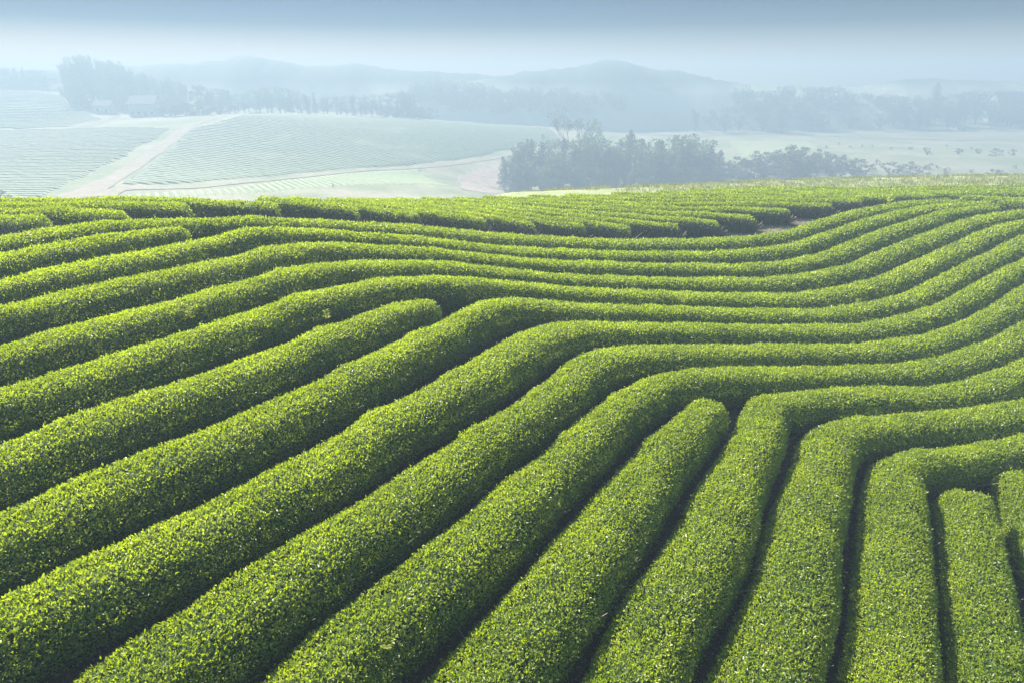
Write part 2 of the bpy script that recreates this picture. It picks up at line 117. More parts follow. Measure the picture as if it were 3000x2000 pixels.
'R12':[0.4,4.61,0.78,0.66,5.16,0.74,0.92,5.7,0.7,1.17,6.25,0.68,1.43,6.79,0.68,1.69,7.33,0.68,1.94,7.88,0.69,2.21,8.42,0.7,2.53,8.93,0.71,2.88,9.42,0.72,3.22,9.92,0.72,3.55,10.42,0.72,3.87,10.93,0.72,4.15,11.46,0.71,4.42,12,0.7,4.71,12.53,0.68,5.01,13.04,0.66,5.32,13.56,0.65,5.64,14.08,0.63,5.94,14.59,0.62,6.22,15.13,0.62,6.46,15.68,0.63,6.77,16.16,0.63,7.29,16.46,0.64,7.83,16.73,0.65,8.38,16.98,0.65,8.92,17.23,0.65,9.47,17.48,0.65,10.02,17.73,0.65,10.57,17.96,0.65,11.14,18.18,0.65,11.71,18.36,0.65,12.29,18.52,0.66,12.86,18.72,0.66,13.41,18.97,0.66,13.95,19.23,0.66,14.48,19.51,0.67,15.01,19.8,0.67,15.53,20.09,0.67,16.05,20.4,0.66,16.57,20.7,0.67,17.08,21.02,0.67,17.6,21.33,0.68,18.11,21.64,0.69,18.63,21.95,0.7,19.15,22.26,0.71,19.66,22.57,0.73,20.18,22.88,0.74,20.69,23.19,0.76,21.21,23.5,0.77,21.73,23.81,0.77,22.24,24.12,0.78,22.76,24.42,0.78,23.28,24.73,0.78],
'R13':[2.06,5.11,0.59,2.38,5.61,0.62,2.7,6.12,0.66,3.02,6.62,0.69,3.34,7.12,0.71,3.66,7.62,0.73,3.98,8.12,0.74,4.3,8.62,0.75,4.64,9.12,0.74,4.95,9.63,0.74,5.22,10.16,0.73,5.48,10.69,0.72,5.73,11.23,0.72,6.02,11.75,0.71,6.34,12.26,0.71,6.64,12.77,0.71,6.94,13.28,0.71,7.22,13.81,0.7,7.5,14.33,0.7,7.81,14.84,0.69,8.23,15.26,0.69,8.73,15.58,0.68,9.27,15.84,0.68,9.82,16.06,0.67,10.37,16.28,0.67,10.92,16.51,0.67,11.49,16.68,0.67,12.07,16.85,0.67,12.62,17.06,0.67,13.17,17.3,0.67,13.71,17.55,0.67,14.25,17.8,0.68,14.79,18.04,0.69,15.34,18.28,0.7,15.89,18.51,0.72,16.43,18.75,0.73,16.98,19,0.74,17.52,19.24,0.76,18.07,19.48,0.77,18.61,19.72,0.77,19.16,19.96,0.78,19.7,20.2,0.78,20.24,20.44,0.78,20.79,20.68,0.78,21.33,20.92,0.78],
'R14':[4.6,5.65,0.78,4.89,6.18,0.77,5.18,6.7,0.75,5.47,7.23,0.74,5.76,7.76,0.73,6.05,8.28,0.72,6.35,8.81,0.71,6.63,9.33,0.7,6.91,9.87,0.69,7.19,10.4,0.69,7.47,10.93,0.68,7.76,11.46,0.68,8.04,11.99,0.68,8.31,12.53,0.67,8.59,13.06,0.66,8.88,13.59,0.64,9.18,14.1,0.62,9.69,14.42,0.6,10.25,14.64,0.58,10.82,14.84,0.56,11.38,15.04,0.55,11.95,15.25,0.55,12.51,15.47,0.56,13.06,15.69,0.58,13.62,15.92,0.61,14.18,16.14,0.65,14.74,16.36,0.68,15.3,16.58,0.7,15.86,16.81,0.72,16.42,17.03,0.73,16.97,17.25,0.74,17.53,17.48,0.75,18.09,17.7,0.76,18.65,17.92,0.77,19.21,18.15,0.77,19.76,18.37,0.78],
'D3':[6.57,5.88,0.62,6.84,6.43,0.62,7.12,6.97,0.62,7.39,7.52,0.62,7.67,8.07,0.62,7.94,8.61,0.62,8.21,9.16,0.62,8.48,9.71,0.62,8.77,10.25,0.62,9.05,10.79,0.62,9.34,11.33,0.62,9.63,11.87,0.61,9.92,12.41,0.6,10.2,12.95,0.59,10.49,13.49,0.58],
'R15':[9.84,7.41,0.78,10.04,7.97,0.78,10.24,8.53,0.78,10.44,9.09,0.78,10.65,9.65,0.78,10.85,10.21,0.78,11.03,10.77,0.77,11.23,11.33,0.77,11.49,11.87,0.76,11.76,12.4,0.74,11.99,12.95,0.71,12.18,13.52,0.67,12.33,14.09,0.63,12.49,14.66,0.58],
'Ua':[-24.35,18.9,0.5,-23.57,18.97,0.5,-22.79,19.03,0.5,-22.01,19.09,0.5,-21.23,19.15,0.5,-20.45,19.21,0.5,-19.67,19.27,0.5,-18.88,19.32,0.5,-18.1,19.38,0.5,-17.32,19.43,0.5,-16.54,19.48,0.5,-15.76,19.53,0.5,-14.98,19.58,0.51,-14.22,19.7,0.51,-13.46,19.51,0.52],
'Ub':[-24.61,20.28,0.5,-23.8,20.34,0.5,-23,20.41,0.49,-22.2,20.47,0.49,-21.4,20.53,0.49,-20.6,20.59,0.49,-19.8,20.65,0.49,-18.99,20.71,0.49,-18.19,20.76,0.49,-17.39,20.82,0.49,-16.59,20.87,0.49,-15.79,20.93,0.49,-14.99,21.01,0.49,-14.19,21.07,0.49,-13.39,21.01,0.48,-12.58,20.97,0.47,-11.79,20.85,0.45],
'Uc':[-24.44,21.67,0.49,-23.63,21.73,0.49,-22.82,21.8,0.49,-22.01,21.86,0.49,-21.2,21.92,0.49,-20.39,21.98,0.49,-19.57,22.04,0.49,-18.76,22.1,0.49,-17.95,22.16,0.49,-17.14,22.22,0.49,-16.33,22.28,0.49,-15.52,22.34,0.49,-14.71,22.44,0.49,-13.9,22.49,0.49,-13.09,22.56,0.49,-12.28,22.64,0.5,-11.46,22.68,0.5,-10.65,22.61,0.51],
'Ud':[-24.41,23.07,0.5,-23.6,23.13,0.5,-22.79,23.2,0.5,-21.98,23.26,0.5,-21.18,23.32,0.5,-20.37,23.38,0.5,-19.56,23.44,0.5,-18.75,23.5,0.5,-17.94,23.56,0.5,-17.13,23.62,0.5,-16.33,23.68,0.5,-15.52,23.75,0.5,-14.71,23.83,0.5,-13.9,23.89,0.49,-13.09,23.96,0.49,-12.29,24,0.5,-11.48,24.03,0.5,-10.67,24.04,0.5,-9.87,24.15,0.51,-9.09,24.4,0.51,-8.32,24.64,0.52],
'Ue':[-12.08,26.29,0.52,-11.31,26.31,0.52,-10.54,26.32,0.52,-9.77,26.33,0.52,-9,26.35,0.52,-8.23,26.37,0.51,-7.47,26.45,0.51,-6.72,26.61,0.5,-5.98,26.84,0.49],
'Uf':[-10.88,28.19,0.52,-10.09,28.2,0.52,-9.3,28.2,0.52,-8.51,28.2,0.52,-7.71,28.2,0.52,-6.92,28.21,0.52,-6.13,28.22,0.52,-5.34,28.24,0.52,-4.55,28.34,0.52,-3.77,28.5,0.52],
'Ug':[-10.57,30.17,0.52,-9.78,30.18,0.52,-8.99,30.18,0.52,-8.2,30.17,0.52,-7.42,30.17,0.52,-6.63,30.16,0.52,-5.84,30.15,0.52,-5.05,30.12,0.52,-4.26,30.1,0.52,-3.48,30.1,0.51,-2.69,30.15,0.51,-1.91,30.25,0.5,-1.13,30.37,0.49],
'Uh':[-11.04,31.84,0.52,-10.23,31.84,0.52,-9.42,31.85,0.52,-8.62,31.85,0.52,-7.81,31.85,0.52,-7,31.84,0.52,-6.2,31.83,0.52,-5.39,31.81,0.52,-4.59,31.79,0.52,-3.78,31.76,0.51,-2.97,31.72,0.51,-2.17,31.69,0.51,-1.36,31.73,0.5,-0.56,31.77,0.51,0.24,31.65,0.51,1,31.38,0.52],
'Ui':[-10.81,33.29,0.5,-10.01,33.3,0.49,-9.21,33.3,0.49,-8.41,33.3,0.49,-7.61,33.29,0.48,-6.81,33.28,0.48,-6.01,33.27,0.48,-5.21,33.26,0.48,-4.41,33.24,0.48,-3.61,33.22,0.48,-2.81,33.19,0.48,-2.02,33.17,0.48,-1.22,33.14,0.48,-0.42,33.09,0.48,0.37,32.99,0.48,1.16,32.83,0.48,1.94,32.68,0.47,2.74,32.6,0.46,3.54,32.55,0.45],
'Uj':[-10.51,34.66,0.48,-9.73,34.66,0.48,-8.95,34.66,0.48,-8.16,34.66,0.48,-7.38,34.65,0.48,-6.6,34.64,0.48,-5.81,34.63,0.48,-5.03,34.62,0.48,-4.25,34.6,0.48,-3.46,34.58,0.48,-2.68,34.55,0.48,-1.9,34.52,0.48,-1.12,34.48,0.48,-0.33,34.43,0.48,0.44,34.34,0.48,1.22,34.23,0.49,1.99,34.11,0.49,2.77,34,0.49,3.54,33.88,0.5,4.3,33.67,0.5,5.04,33.43,0.51,5.8,33.23,0.52],
'Uk':[-10.79,36.46,0.51,-9.98,36.46,0.51,-9.17,36.46,0.5,-8.36,36.46,0.5,-7.55,36.46,0.5,-6.73,36.45,0.5,-5.92,36.44,0.5,-5.11,36.42,0.5,-4.3,36.4,0.5,-3.49,36.38,0.5,-2.68,36.34,0.49,-1.87,36.29,0.49,-1.07,36.22,0.5,-0.26,36.13,0.5,0.54,36.01,0.5,1.34,35.84,0.5,2.12,35.65,0.5,2.91,35.44,0.5,3.69,35.25,0.51,4.48,35.06,0.51,5.27,34.86,0.51,6.07,34.72,0.51,6.87,34.64,0.51,7.68,34.59,0.51,8.49,34.55,0.5],
'Ul':[-10.54,37.85,0.5,-9.74,37.86,0.5,-8.94,37.86,0.5,-8.14,37.86,0.5,-7.34,37.85,0.5,-6.54,37.84,0.5,-5.74,37.83,0.5,-4.94,37.81,0.5,-4.14,37.79,0.5,-3.34,37.76,0.5,-2.54,37.73,0.5,-1.75,37.67,0.5,-0.95,37.6,0.5,-0.16,37.51,0.5,0.64,37.39,0.5,1.42,37.25,0.5,2.21,37.09,0.51,2.99,36.93,0.51,3.77,36.76,0.52,4.55,36.58,0.52,5.33,36.41,0.52,6.12,36.26,0.52,6.91,36.14,0.52,7.7,36.04,0.52,8.5,35.97,0.52,9.29,35.9,0.52,10.09,35.85,0.52,10.89,35.81,0.52],
'Um':[-10.98,39.85,0.5,-10.18,39.86,0.5,-9.39,39.86,0.5,-8.6,39.86,0.5,-7.8,39.86,0.5,-7.01,39.85,0.49,-6.22,39.84,0.49,-5.42,39.82,0.49,-4.63,39.81,0.49,-3.84,39.78,0.49,-3.05,39.75,0.49,-2.25,39.71,0.49,-1.46,39.65,0.49,-0.67,39.58,0.49,0.11,39.47,0.49,0.89,39.35,0.49,1.67,39.2,0.49,2.45,39.04,0.49,3.22,38.86,0.49,3.98,38.64,0.49,4.73,38.38,0.5,5.47,38.09,0.5,6.22,37.83,0.51,6.99,37.63,0.51,7.77,37.49,0.51,8.56,37.43,0.52,9.35,37.41,0.52,10.15,37.4,0.52,10.94,37.4,0.52,11.73,37.39,0.52,12.52,37.37,0.52,13.32,37.35,0.52],
'Un':[-10.83,41.24,0.5,-10.04,41.25,0.5,-9.25,41.25,0.5,-8.45,41.25,0.5,-7.66,41.25,0.5,-6.86,41.24,0.49,-6.07,41.23,0.49,-5.27,41.21,0.49,-4.48,41.19,0.49,-3.69,41.17,0.49,-2.89,41.13,0.49,-2.1,41.09,0.49,-1.31,41.02,0.49,-0.52,40.94,0.49,0.27,40.84,0.49,1.06,40.71,0.49,1.84,40.57,0.49,2.61,40.41,0.49,3.39,40.22,0.49,4.15,40.01,0.49,4.91,39.77,0.49,5.66,39.51,0.5,6.41,39.26,0.5,7.18,39.06,0.51,7.96,38.92,0.51,8.75,38.85,0.51,9.55,38.84,0.52,10.34,38.88,0.52,11.13,38.94,0.52,11.93,39,0.52,12.72,39.05,0.52,13.51,39.1,0.52,14.3,39.15,0.52,15.1,39.2,0.52,15.89,39.25,0.52],
'Uo':[-10.67,42.78,0.49,-9.87,42.78,0.49,-9.07,42.78,0.48,-8.28,42.78,0.48,-7.48,42.78,0.48,-6.68,42.77,0.48,-5.89,42.76,0.48,-5.09,42.74,0.48,-4.29,42.72,0.48,-3.5,42.7,0.47,-2.7,42.66,0.47,-1.9,42.61,0.47,-1.11,42.55,0.47,-0.32,42.46,0.47,0.47,42.34,0.47,1.26,42.21,0.47,2.04,42.05,0.47,2.82,41.89,0.47,3.6,41.7,0.48,4.36,41.49,0.48,5.12,41.24,0.49,5.87,40.97,0.5,6.62,40.71,0.51,7.39,40.49,0.51,8.18,40.36,0.52,8.97,40.32,0.52,9.77,40.34,0.52,10.56,40.39,0.52,11.36,40.45,0.52,12.15,40.52,0.52,12.95,40.59,0.52,13.74,40.67,0.52,14.53,40.76,0.52,15.32,40.86,0.52,16.11,40.95,0.52,16.91,41.04,0.52,17.7,41.12,0.52,18.49,41.19,0.52,19.29,41.26,0.52],
'Up':[-10.95,44.15,0.49,-10.15,44.15,0.49,-9.36,44.15,0.48,-8.56,44.15,0.48,-7.77,44.15,0.48,-6.98,44.14,0.48,-6.18,44.13,0.48,-5.39,44.11,0.48,-4.6,44.09,0.48,-3.8,44.06,0.48,-3.01,44.02,0.47,-2.22,43.97,0.47,-1.43,43.91,0.47,-0.64,43.83,0.47,0.15,43.73,0.47,0.94,43.62,0.47,1.72,43.49,0.47,2.5,43.34,0.47,3.28,43.16,0.48,4.05,42.97,0.48,4.81,42.76,0.49,5.57,42.54,0.49,6.33,42.31,0.5,7.1,42.11,0.51,7.88,41.96,0.51,8.67,41.88,0.52,9.47,41.86,0.52,10.26,41.87,0.52,11.05,41.9,0.52,11.85,41.94,0.52,12.64,42,0.52,13.43,42.07,0.52,14.22,42.16,0.52,15,42.26,0.52,15.79,42.38,0.52,16.57,42.52,0.52,17.35,42.66,0.52,18.13,42.8,0.52,18.91,42.95,0.52,19.7,43.09,0.52,20.48,43.24,0.52,21.26,43.38,0.52,22.04,43.53,0.52],
'Uq':[-11.09,45.52,0.49,-10.29,45.53,0.49,-9.48,45.53,0.49,-8.67,45.54,0.49,-7.87,45.53,0.49,-7.06,45.52,0.49,-6.26,45.51,0.49,-5.45,45.5,0.5,-4.65,45.48,0.5,-3.84,45.46,0.5,-3.03,45.43,0.5,-2.23,45.39,0.5,-1.43,45.33,0.5,-0.62,45.24,0.5,0.17,45.14,0.5,0.97,45.02,0.5,1.76,44.87,0.5,2.56,44.72,0.5,3.34,44.55,0.5,4.13,44.38,0.5,4.92,44.21,0.51,5.71,44.05,0.51,6.5,43.9,0.51,7.3,43.76,0.52,8.09,43.65,0.52,8.9,43.58,0.52,9.7,43.53,0.52,10.51,43.52,0.52,11.31,43.55,0.52,12.12,43.59,0.52,12.92,43.66,0.52,13.72,43.73,0.52,14.52,43.82,0.52,15.32,43.93,0.52,16.12,44.05,0.52,16.91,44.19,0.52,17.71,44.33,0.52,18.5,44.48,0.52,19.29,44.64,0.52,20.08,44.8,0.52,20.86,44.97,0.52,21.65,45.15,0.52,22.43,45.34,0.52,23.22,45.53,0.52,24,45.73,0.52,24.78,45.94,0.52,25.56,46.14,0.52],
'Ur':[-10.89,47.48,0.52,-10.09,47.48,0.52,-9.3,47.49,0.52,-8.5,47.49,0.52,-7.7,47.48,0.52,-6.9,47.48,0.52,-6.1,47.46,0.52,-5.3,47.45,0.52,-4.51,47.43,0.52,-3.71,47.41,0.52,-2.91,47.38,0.52,-2.11,47.33,0.52,-1.32,47.27,0.52,-0.52,47.19,0.52,0.27,47.08,0.52,1.05,46.95,0.52,1.84,46.8,0.52,2.62,46.64,0.52,3.4,46.48,0.52,4.18,46.31,0.52,4.97,46.15,0.52,5.75,45.99,0.52,6.53,45.85,0.52,7.32,45.71,0.52,8.11,45.61,0.52,8.91,45.53,0.52,9.7,45.49,0.52,10.5,45.48,0.52,11.3,45.5,0.52,12.1,45.54,0.52,12.89,45.61,0.52,13.69,45.68,0.52,14.48,45.77,0.52,15.27,45.86,0.52,16.06,45.96,0.52,16.86,46.06,0.52,17.65,46.18,0.52,18.44,46.3,0.52,19.22,46.42,0.52,20.01,46.55,0.52,20.8,46.69,0.52,21.58,46.84,0.52,22.37,46.99,0.52,23.15,47.15,0.52,23.93,47.31,0.52,24.72,47.46,0.52,25.5,47.59,0.52,26.29,47.72,0.52,27.08,47.84,0.52,27.87,47.94,0.52,28.66,48.04,0.52,29.46,48.13,0.52],
'Us':[30.9,47.41,0.52,31.71,47.33,0.52,32.52,47.27,0.51,33.33,47.24,0.51,34.15,47.22,0.52,34.96,47.21,0.52,35.77,47.22,0.52,36.59,47.24,0.52,37.4,47.25,0.52,38.22,47.27,0.52,39.03,47.29,0.52,39.85,47.3,0.52,40.66,47.32,0.52,41.47,47.33,0.52,42.29,47.35,0.52,43.1,47.37,0.52,43.92,47.38,0.52,44.73,47.4,0.52,45.54,47.42,0.52,46.36,47.43,0.52,47.17,47.45,0.52,47.99,47.46,0.52,48.8,47.48,0.52,49.61,47.5,0.52],
'Ut':[31.55,46.06,0.45,32.32,45.84,0.45,33.11,45.66,0.45,33.9,45.51,0.45,34.7,45.51,0.45,35.5,45.53,0.45,36.3,45.55,0.45,37.11,45.56,0.45,37.91,45.58,0.45,38.71,45.59,0.45,39.51,45.61,0.45,40.32,45.63,0.45,41.12,45.64,0.45,41.92,45.66,0.45,42.73,45.67,0.45,43.53,45.69,0.45,44.33,45.71,0.45,45.13,45.72,0.46,45.94,45.74,0.47,46.74,45.76,0.48,47.54,45.77,0.5,48.35,45.79,0.52],
'Uu':[32.08,45.35,0.45,32.54,44.71,0.45,33.11,44.27,0.45,33.9,44.28,0.45,34.69,44.3,0.45,35.48,44.31,0.45,36.27,44.33,0.45,37.05,44.35,0.45,37.84,44.36,0.45,38.63,44.38,0.45,39.42,44.39,0.45,40.21,44.41,0.45,40.99,44.43,0.45,41.78,44.44,0.45,42.57,44.46,0.45,43.36,44.47,0.45,44.15,44.49,0.45,44.93,44.5,0.45,45.72,44.52,0.45,46.51,44.54,0.45,47.3,44.55,0.45],
'V0':[-10.9,48.98,0.52,-10.1,48.98,0.52,-9.3,48.98,0.52,-8.5,48.98,0.52,-7.7,48.98,0.52,-6.9,48.97,0.52,-6.1,48.96,0.52,-5.3,48.94,0.52,-4.5,48.92,0.52,-3.7,48.9,0.52,-2.9,48.86,0.52,-2.1,48.81,0.52,-1.3,48.74,0.52,-0.51,48.66,0.52,0.29,48.56,0.52,1.08,48.44,0.52,1.87,48.3,0.52,2.65,48.16,0.52,3.44,48,0.52,4.22,47.84,0.52,5.01,47.68,0.52,5.79,47.53,0.52,6.58,47.38,0.52,7.37,47.26,0.52,8.16,47.15,0.52,8.96,47.07,0.52,9.76,47.03,0.52,10.56,47.02,0.52,11.36,47.03,0.52,12.16,47.08,0.52,12.95,47.14,0.52,13.75,47.21,0.52,14.55,47.3,0.52,15.34,47.39,0.52,16.13,47.49,0.52,16.93,47.6,0.52,17.72,47.71,0.52,18.51,47.84,0.52,19.3,47.96,0.52,20.09,48.1,0.52,20.88,48.24,0.52,21.66,48.39,0.52,22.45,48.54,0.52,23.23,48.69,0.52,24.02,48.84,0.52,24.81,48.98,0.52,25.6,49.12,0.52,26.39,49.24,0.52,27.18,49.35,0.52,27.97,49.46,0.52,28.77,49.55,0.52,29.56,49.64,0.52,30.36,49.72,0.52,31.15,49.8,0.52,31.95,49.87,0.52,32.75,49.94,0.52,33.55,50.01,0.52,34.34,50.07,0.52,35.14,50.13,0.52,35.94,50.18,0.52,36.74,50.23,0.52,37.54,50.28,0.52,38.34,50.32,0.52,39.14,50.36,0.52,39.94,50.4,0.52,40.74,50.43,0.52,41.53,50.46,0.52,42.33,50.48,0.52,43.13,50.5,0.52,43.93,50.52,0.52,44.73,50.53,0.52,45.53,50.54,0.52,46.34,50.54,0.52,47.14,50.54,0.52,47.94,50.54,0.52,48.74,50.54,0.52,49.54,50.52,0.52,50.34,50.51,0.52,51.14,50.49,0.52,51.94,50.47,0.52,52.74,50.45,0.52,53.54,50.42,0.52,54.33,50.38,0.52,55.13,50.35,0.52,55.93,50.31,0.52,56.73,50.27,0.52,57.53,50.23,0.52,58.33,50.19,0.52],
'V1':[-10.9,50.48,0.52,-10.1,50.48,0.52,-9.3,50.48,0.52,-8.5,50.48,0.52,-7.7,50.47,0.52,-6.9,50.47,0.52,-6.1,50.45,0.52,-5.3,50.44,0.52,-4.5,50.41,0.52,-3.7,50.38,0.52,-2.9,50.34,0.52,-2.1,50.29,0.52,-1.3,50.22,0.52,-0.5,50.14,0.52,0.29,50.05,0.52,1.09,49.93,0.52,1.88,49.8,0.52,2.67,49.67,0.52,3.45,49.52,0.52,4.24,49.37,0.52,5.03,49.21,0.52,5.81,49.06,0.52,6.6,48.92,0.52,7.39,48.8,0.52,8.19,48.69,0.52,8.98,48.61,0.52,9.78,48.57,0.52,10.58,48.55,0.52,11.38,48.56,0.52,12.18,48.6,0.52,12.98,48.66,0.52,13.78,48.74,0.52,14.58,48.82,0.52,15.37,48.92,0.52,16.17,49.02,0.52,16.96,49.13,0.52,17.75,49.24,0.52,18.54,49.37,0.52,19.33,49.5,0.52,20.12,49.64,0.52,20.91,49.78,0.52,21.7,49.93,0.52,22.48,50.07,0.52,23.27,50.22,0.52,24.06,50.37,0.52,24.85,50.5,0.52,25.64,50.63,0.52,26.43,50.75,0.52,27.22,50.86,0.52,28.02,50.96,0.52,28.81,51.06,0.52,29.61,51.15,0.52,30.41,51.23,0.52,31.2,51.31,0.52,32,51.38,0.52,32.8,51.45,0.52,33.6,51.51,0.52,34.4,51.57,0.52,35.19,51.63,0.52,35.99,51.68,0.52,36.79,51.73,0.52,37.59,51.78,0.52,38.39,51.82,0.52,39.19,51.86,0.52,39.99,51.9,0.52,40.79,51.93,0.52,41.59,51.95,0.52,42.39,51.98,0.52,43.19,52,0.52,44,52.01,0.52,44.8,52.03,0.52,45.6,52.03,0.52,46.4,52.04,0.52,47.2,52.04,0.52,48,52.04,0.52,48.8,52.03,0.52,49.6,52.02,0.52,50.4,52,0.52,51.2,51.99,0.52,52,51.96,0.52,52.8,51.94,0.52,53.6,51.91,0.52,54.41,51.88,0.52,55.21,51.84,0.52,56.01,51.81,0.52,56.81,51.77,0.52,57.61,51.73,0.52,58.41,51.69,0.52],
'V2':[-10.9,51.98,0.52,-10.1,51.98,0.52,-9.3,51.98,0.52,-8.5,51.97,0.52,-7.7,51.97,0.52,-6.89,51.96,0.52,-6.09,51.95,0.52,-5.29,51.93,0.52,-4.49,51.9,0.52,-3.69,51.87,0.52,-2.89,51.83,0.52,-2.09,51.77,0.52,-1.29,51.7,0.52,-0.49,51.62,0.52,0.3,51.53,0.52,1.1,51.42,0.52,1.89,51.3,0.52,2.68,51.17,0.52,3.47,51.03,0.52,4.26,50.89,0.52,5.05,50.74,0.52,5.83,50.59,0.52,6.62,50.46,0.52,7.42,50.33,0.52,8.21,50.23,0.52,9.01,50.15,0.52,9.81,50.1,0.52,10.61,50.08,0.52,11.41,50.09,0.52,12.21,50.13,0.52,13.01,50.19,0.52,13.81,50.26,0.52,14.61,50.35,0.52,15.4,50.44,0.52,16.2,50.55,0.52,16.99,50.66,0.52,17.78,50.78,0.52,18.58,50.9,0.52,19.37,51.03,0.52,20.16,51.17,0.52,20.94,51.32,0.52,21.73,51.46,0.52,22.52,51.61,0.52,23.31,51.75,0.52,24.1,51.89,0.52,24.89,52.02,0.52,25.68,52.14,0.52,26.47,52.26,0.52,27.27,52.37,0.52,28.06,52.47,0.52,28.86,52.56,0.52,29.66,52.65,0.52,30.45,52.73,0.52,31.25,52.81,0.52,32.05,52.88,0.52,32.85,52.95,0.52,33.65,53.02,0.52,34.45,53.08,0.52,35.25,53.13,0.52,36.05,53.19,0.52,36.85,53.23,0.52,37.65,53.28,0.52,38.45,53.32,0.52,39.25,53.36,0.52,40.05,53.39,0.52,40.85,53.42,0.52,41.65,53.45,0.52,42.45,53.47,0.52,43.25,53.49,0.52,44.06,53.51,0.52,44.86,53.52,0.52,45.66,53.53,0.52,46.46,53.53,0.52,47.26,53.53,0.52,48.06,53.53,0.52,48.87,53.52,0.52,49.67,53.51,0.52,50.47,53.5,0.52,51.27,53.48,0.52,52.07,53.46,0.52,52.87,53.43,0.52,53.67,53.4,0.52,54.47,53.37,0.52,55.28,53.34,0.52,56.08,53.3,0.52,56.88,53.27,0.52,57.68,53.23,0.52,58.48,53.19,0.52],
'V3':[-10.9,53.48,0.52,-10.1,53.48,0.52,-9.3,53.47,0.52,-8.49,53.47,0.52,-7.69,53.46,0.52,-6.89,53.45,0.52,-6.09,53.44,0.52,-5.29,53.42,0.52,-4.48,53.39,0.52,-3.68,53.35,0.52,-2.88,53.31,0.52,-2.08,53.25,0.52,-1.28,53.19,0.52,-0.48,53.11,0.52,0.31,53.02,0.52,1.11,52.91,0.52,1.9,52.8,0.52,2.7,52.68,0.52,3.49,52.54,0.52,4.28,52.4,0.52,5.07,52.26,0.52,5.86,52.12,0.52,6.65,51.99,0.52,7.44,51.86,0.52,8.24,51.76,0.52,9.03,51.68,0.52,9.84,51.63,0.52,10.64,51.61,0.52,11.44,51.62,0.52,12.24,51.65,0.52,13.04,51.71,0.52,13.84,51.79,0.52,14.64,51.87,0.52,15.43,51.97,0.52,16.23,52.07,0.52,17.02,52.19,0.52,17.82,52.31,0.52,18.61,52.44,0.52,19.4,52.57,0.52,20.19,52.71,0.52,20.98,52.85,0.52,21.77,52.99,0.52,22.56,53.13,0.52,23.35,53.27,0.52,24.14,53.41,0.52,24.93,53.53,0.52,25.72,53.66,0.52,26.52,53.77,0.52,27.31,53.88,0.52,28.11,53.98,0.52,28.91,54.07,0.52,29.7,54.16,0.52,30.5,54.24,0.52,31.3,54.31,0.52,32.1,54.39,0.52,32.9,54.45,0.52,33.7,54.52,0.52,34.5,54.58,0.52,35.3,54.63,0.52,36.1,54.69,0.52,36.9,54.73,0.52,37.7,54.78,0.52,38.5,54.82,0.52,39.3,54.86,0.52,40.11,54.89,0.52,40.91,54.92,0.52,41.71,54.95,0.52,42.51,54.97,0.52,43.31,54.99,0.52,44.12,55,0.52,44.92,55.02,0.52,45.72,55.02,0.52,46.52,55.03,0.52,47.32,55.03,0.52,48.13,55.02,0.52,48.93,55.02,0.52,49.73,55.01,0.52,50.53,54.99,0.52,51.34,54.97,0.52,52.14,54.95,0.52,52.94,54.93,0.52,53.74,54.9,0.52,54.54,54.87,0.52,55.34,54.83,0.52,56.15,54.8,0.52,56.95,54.76,0.52,57.75,54.72,0.52,58.55,54.69,0.52],
'V4':[-10.9,54.98,0.52,-10.09,54.98,0.52,-9.29,54.97,0.52,-8.49,54.97,0.52,-7.68,54.96,0.52,-6.88,54.95,0.52,-6.08,54.93,0.52,-5.28,54.91,0.52,-4.47,54.88,0.52,-3.67,54.84,0.52,-2.87,54.79,0.52,-2.07,54.74,0.52,-1.27,54.67,0.52,-0.47,54.59,0.52,0.33,54.5,0.52,1.12,54.41,0.52,1.92,54.3,0.52,2.71,54.18,0.52,3.51,54.05,0.52,4.3,53.92,0.52,5.09,53.78,0.52,5.88,53.65,0.52,6.67,53.52,0.52,7.47,53.39,0.52,8.26,53.29,0.52,9.06,53.21,0.52,9.86,53.15,0.52,10.67,53.13,0.52,11.47,53.14,0.52,12.27,53.18,0.52,13.07,53.24,0.52,13.87,53.31,0.52,14.67,53.4,0.52,15.47,53.5,0.52,16.26,53.6,0.52,17.06,53.72,0.52,17.85,53.84,0.52,18.64,53.97,0.52,19.43,54.1,0.52,20.22,54.24,0.52,21.02,54.38,0.52,21.81,54.52,0.52,22.6,54.66,0.52,23.39,54.79,0.52,24.18,54.92,0.52,24.97,55.05,0.52,25.77,55.17,0.52,26.56,55.28,0.52,27.36,55.39,0.52,28.16,55.48,0.52,28.95,55.58,0.52,29.75,55.66,0.52,30.55,55.74,0.52,31.35,55.82,0.52,32.15,55.89,0.52,32.95,55.96,0.52,33.75,56.02,0.52,34.55,56.08,0.52,35.35,56.13,0.52,36.15,56.19,0.52,36.95,56.23,0.52,37.76,56.28,0.52,38.56,56.32,0.52,39.36,56.36,0.52,40.16,56.39,0.52,40.96,56.42,0.52,41.77,56.44,0.52,42.57,56.47,0.52,43.37,56.49,0.52,44.17,56.5,0.52,44.98,56.51,0.52,45.78,56.52,0.52,46.58,56.52,0.52,47.39,56.52,0.52,48.19,56.52,0.52,48.99,56.51,0.52,49.79,56.5,0.52,50.6,56.49,0.52,51.4,56.47,0.52,52.2,56.45,0.52,53.01,56.42,0.52,53.81,56.39,0.52,54.61,56.36,0.52,55.41,56.33,0.52,56.21,56.3,0.52,57.02,56.26,0.52,57.82,56.22,0.52,58.62,56.19,0.52],
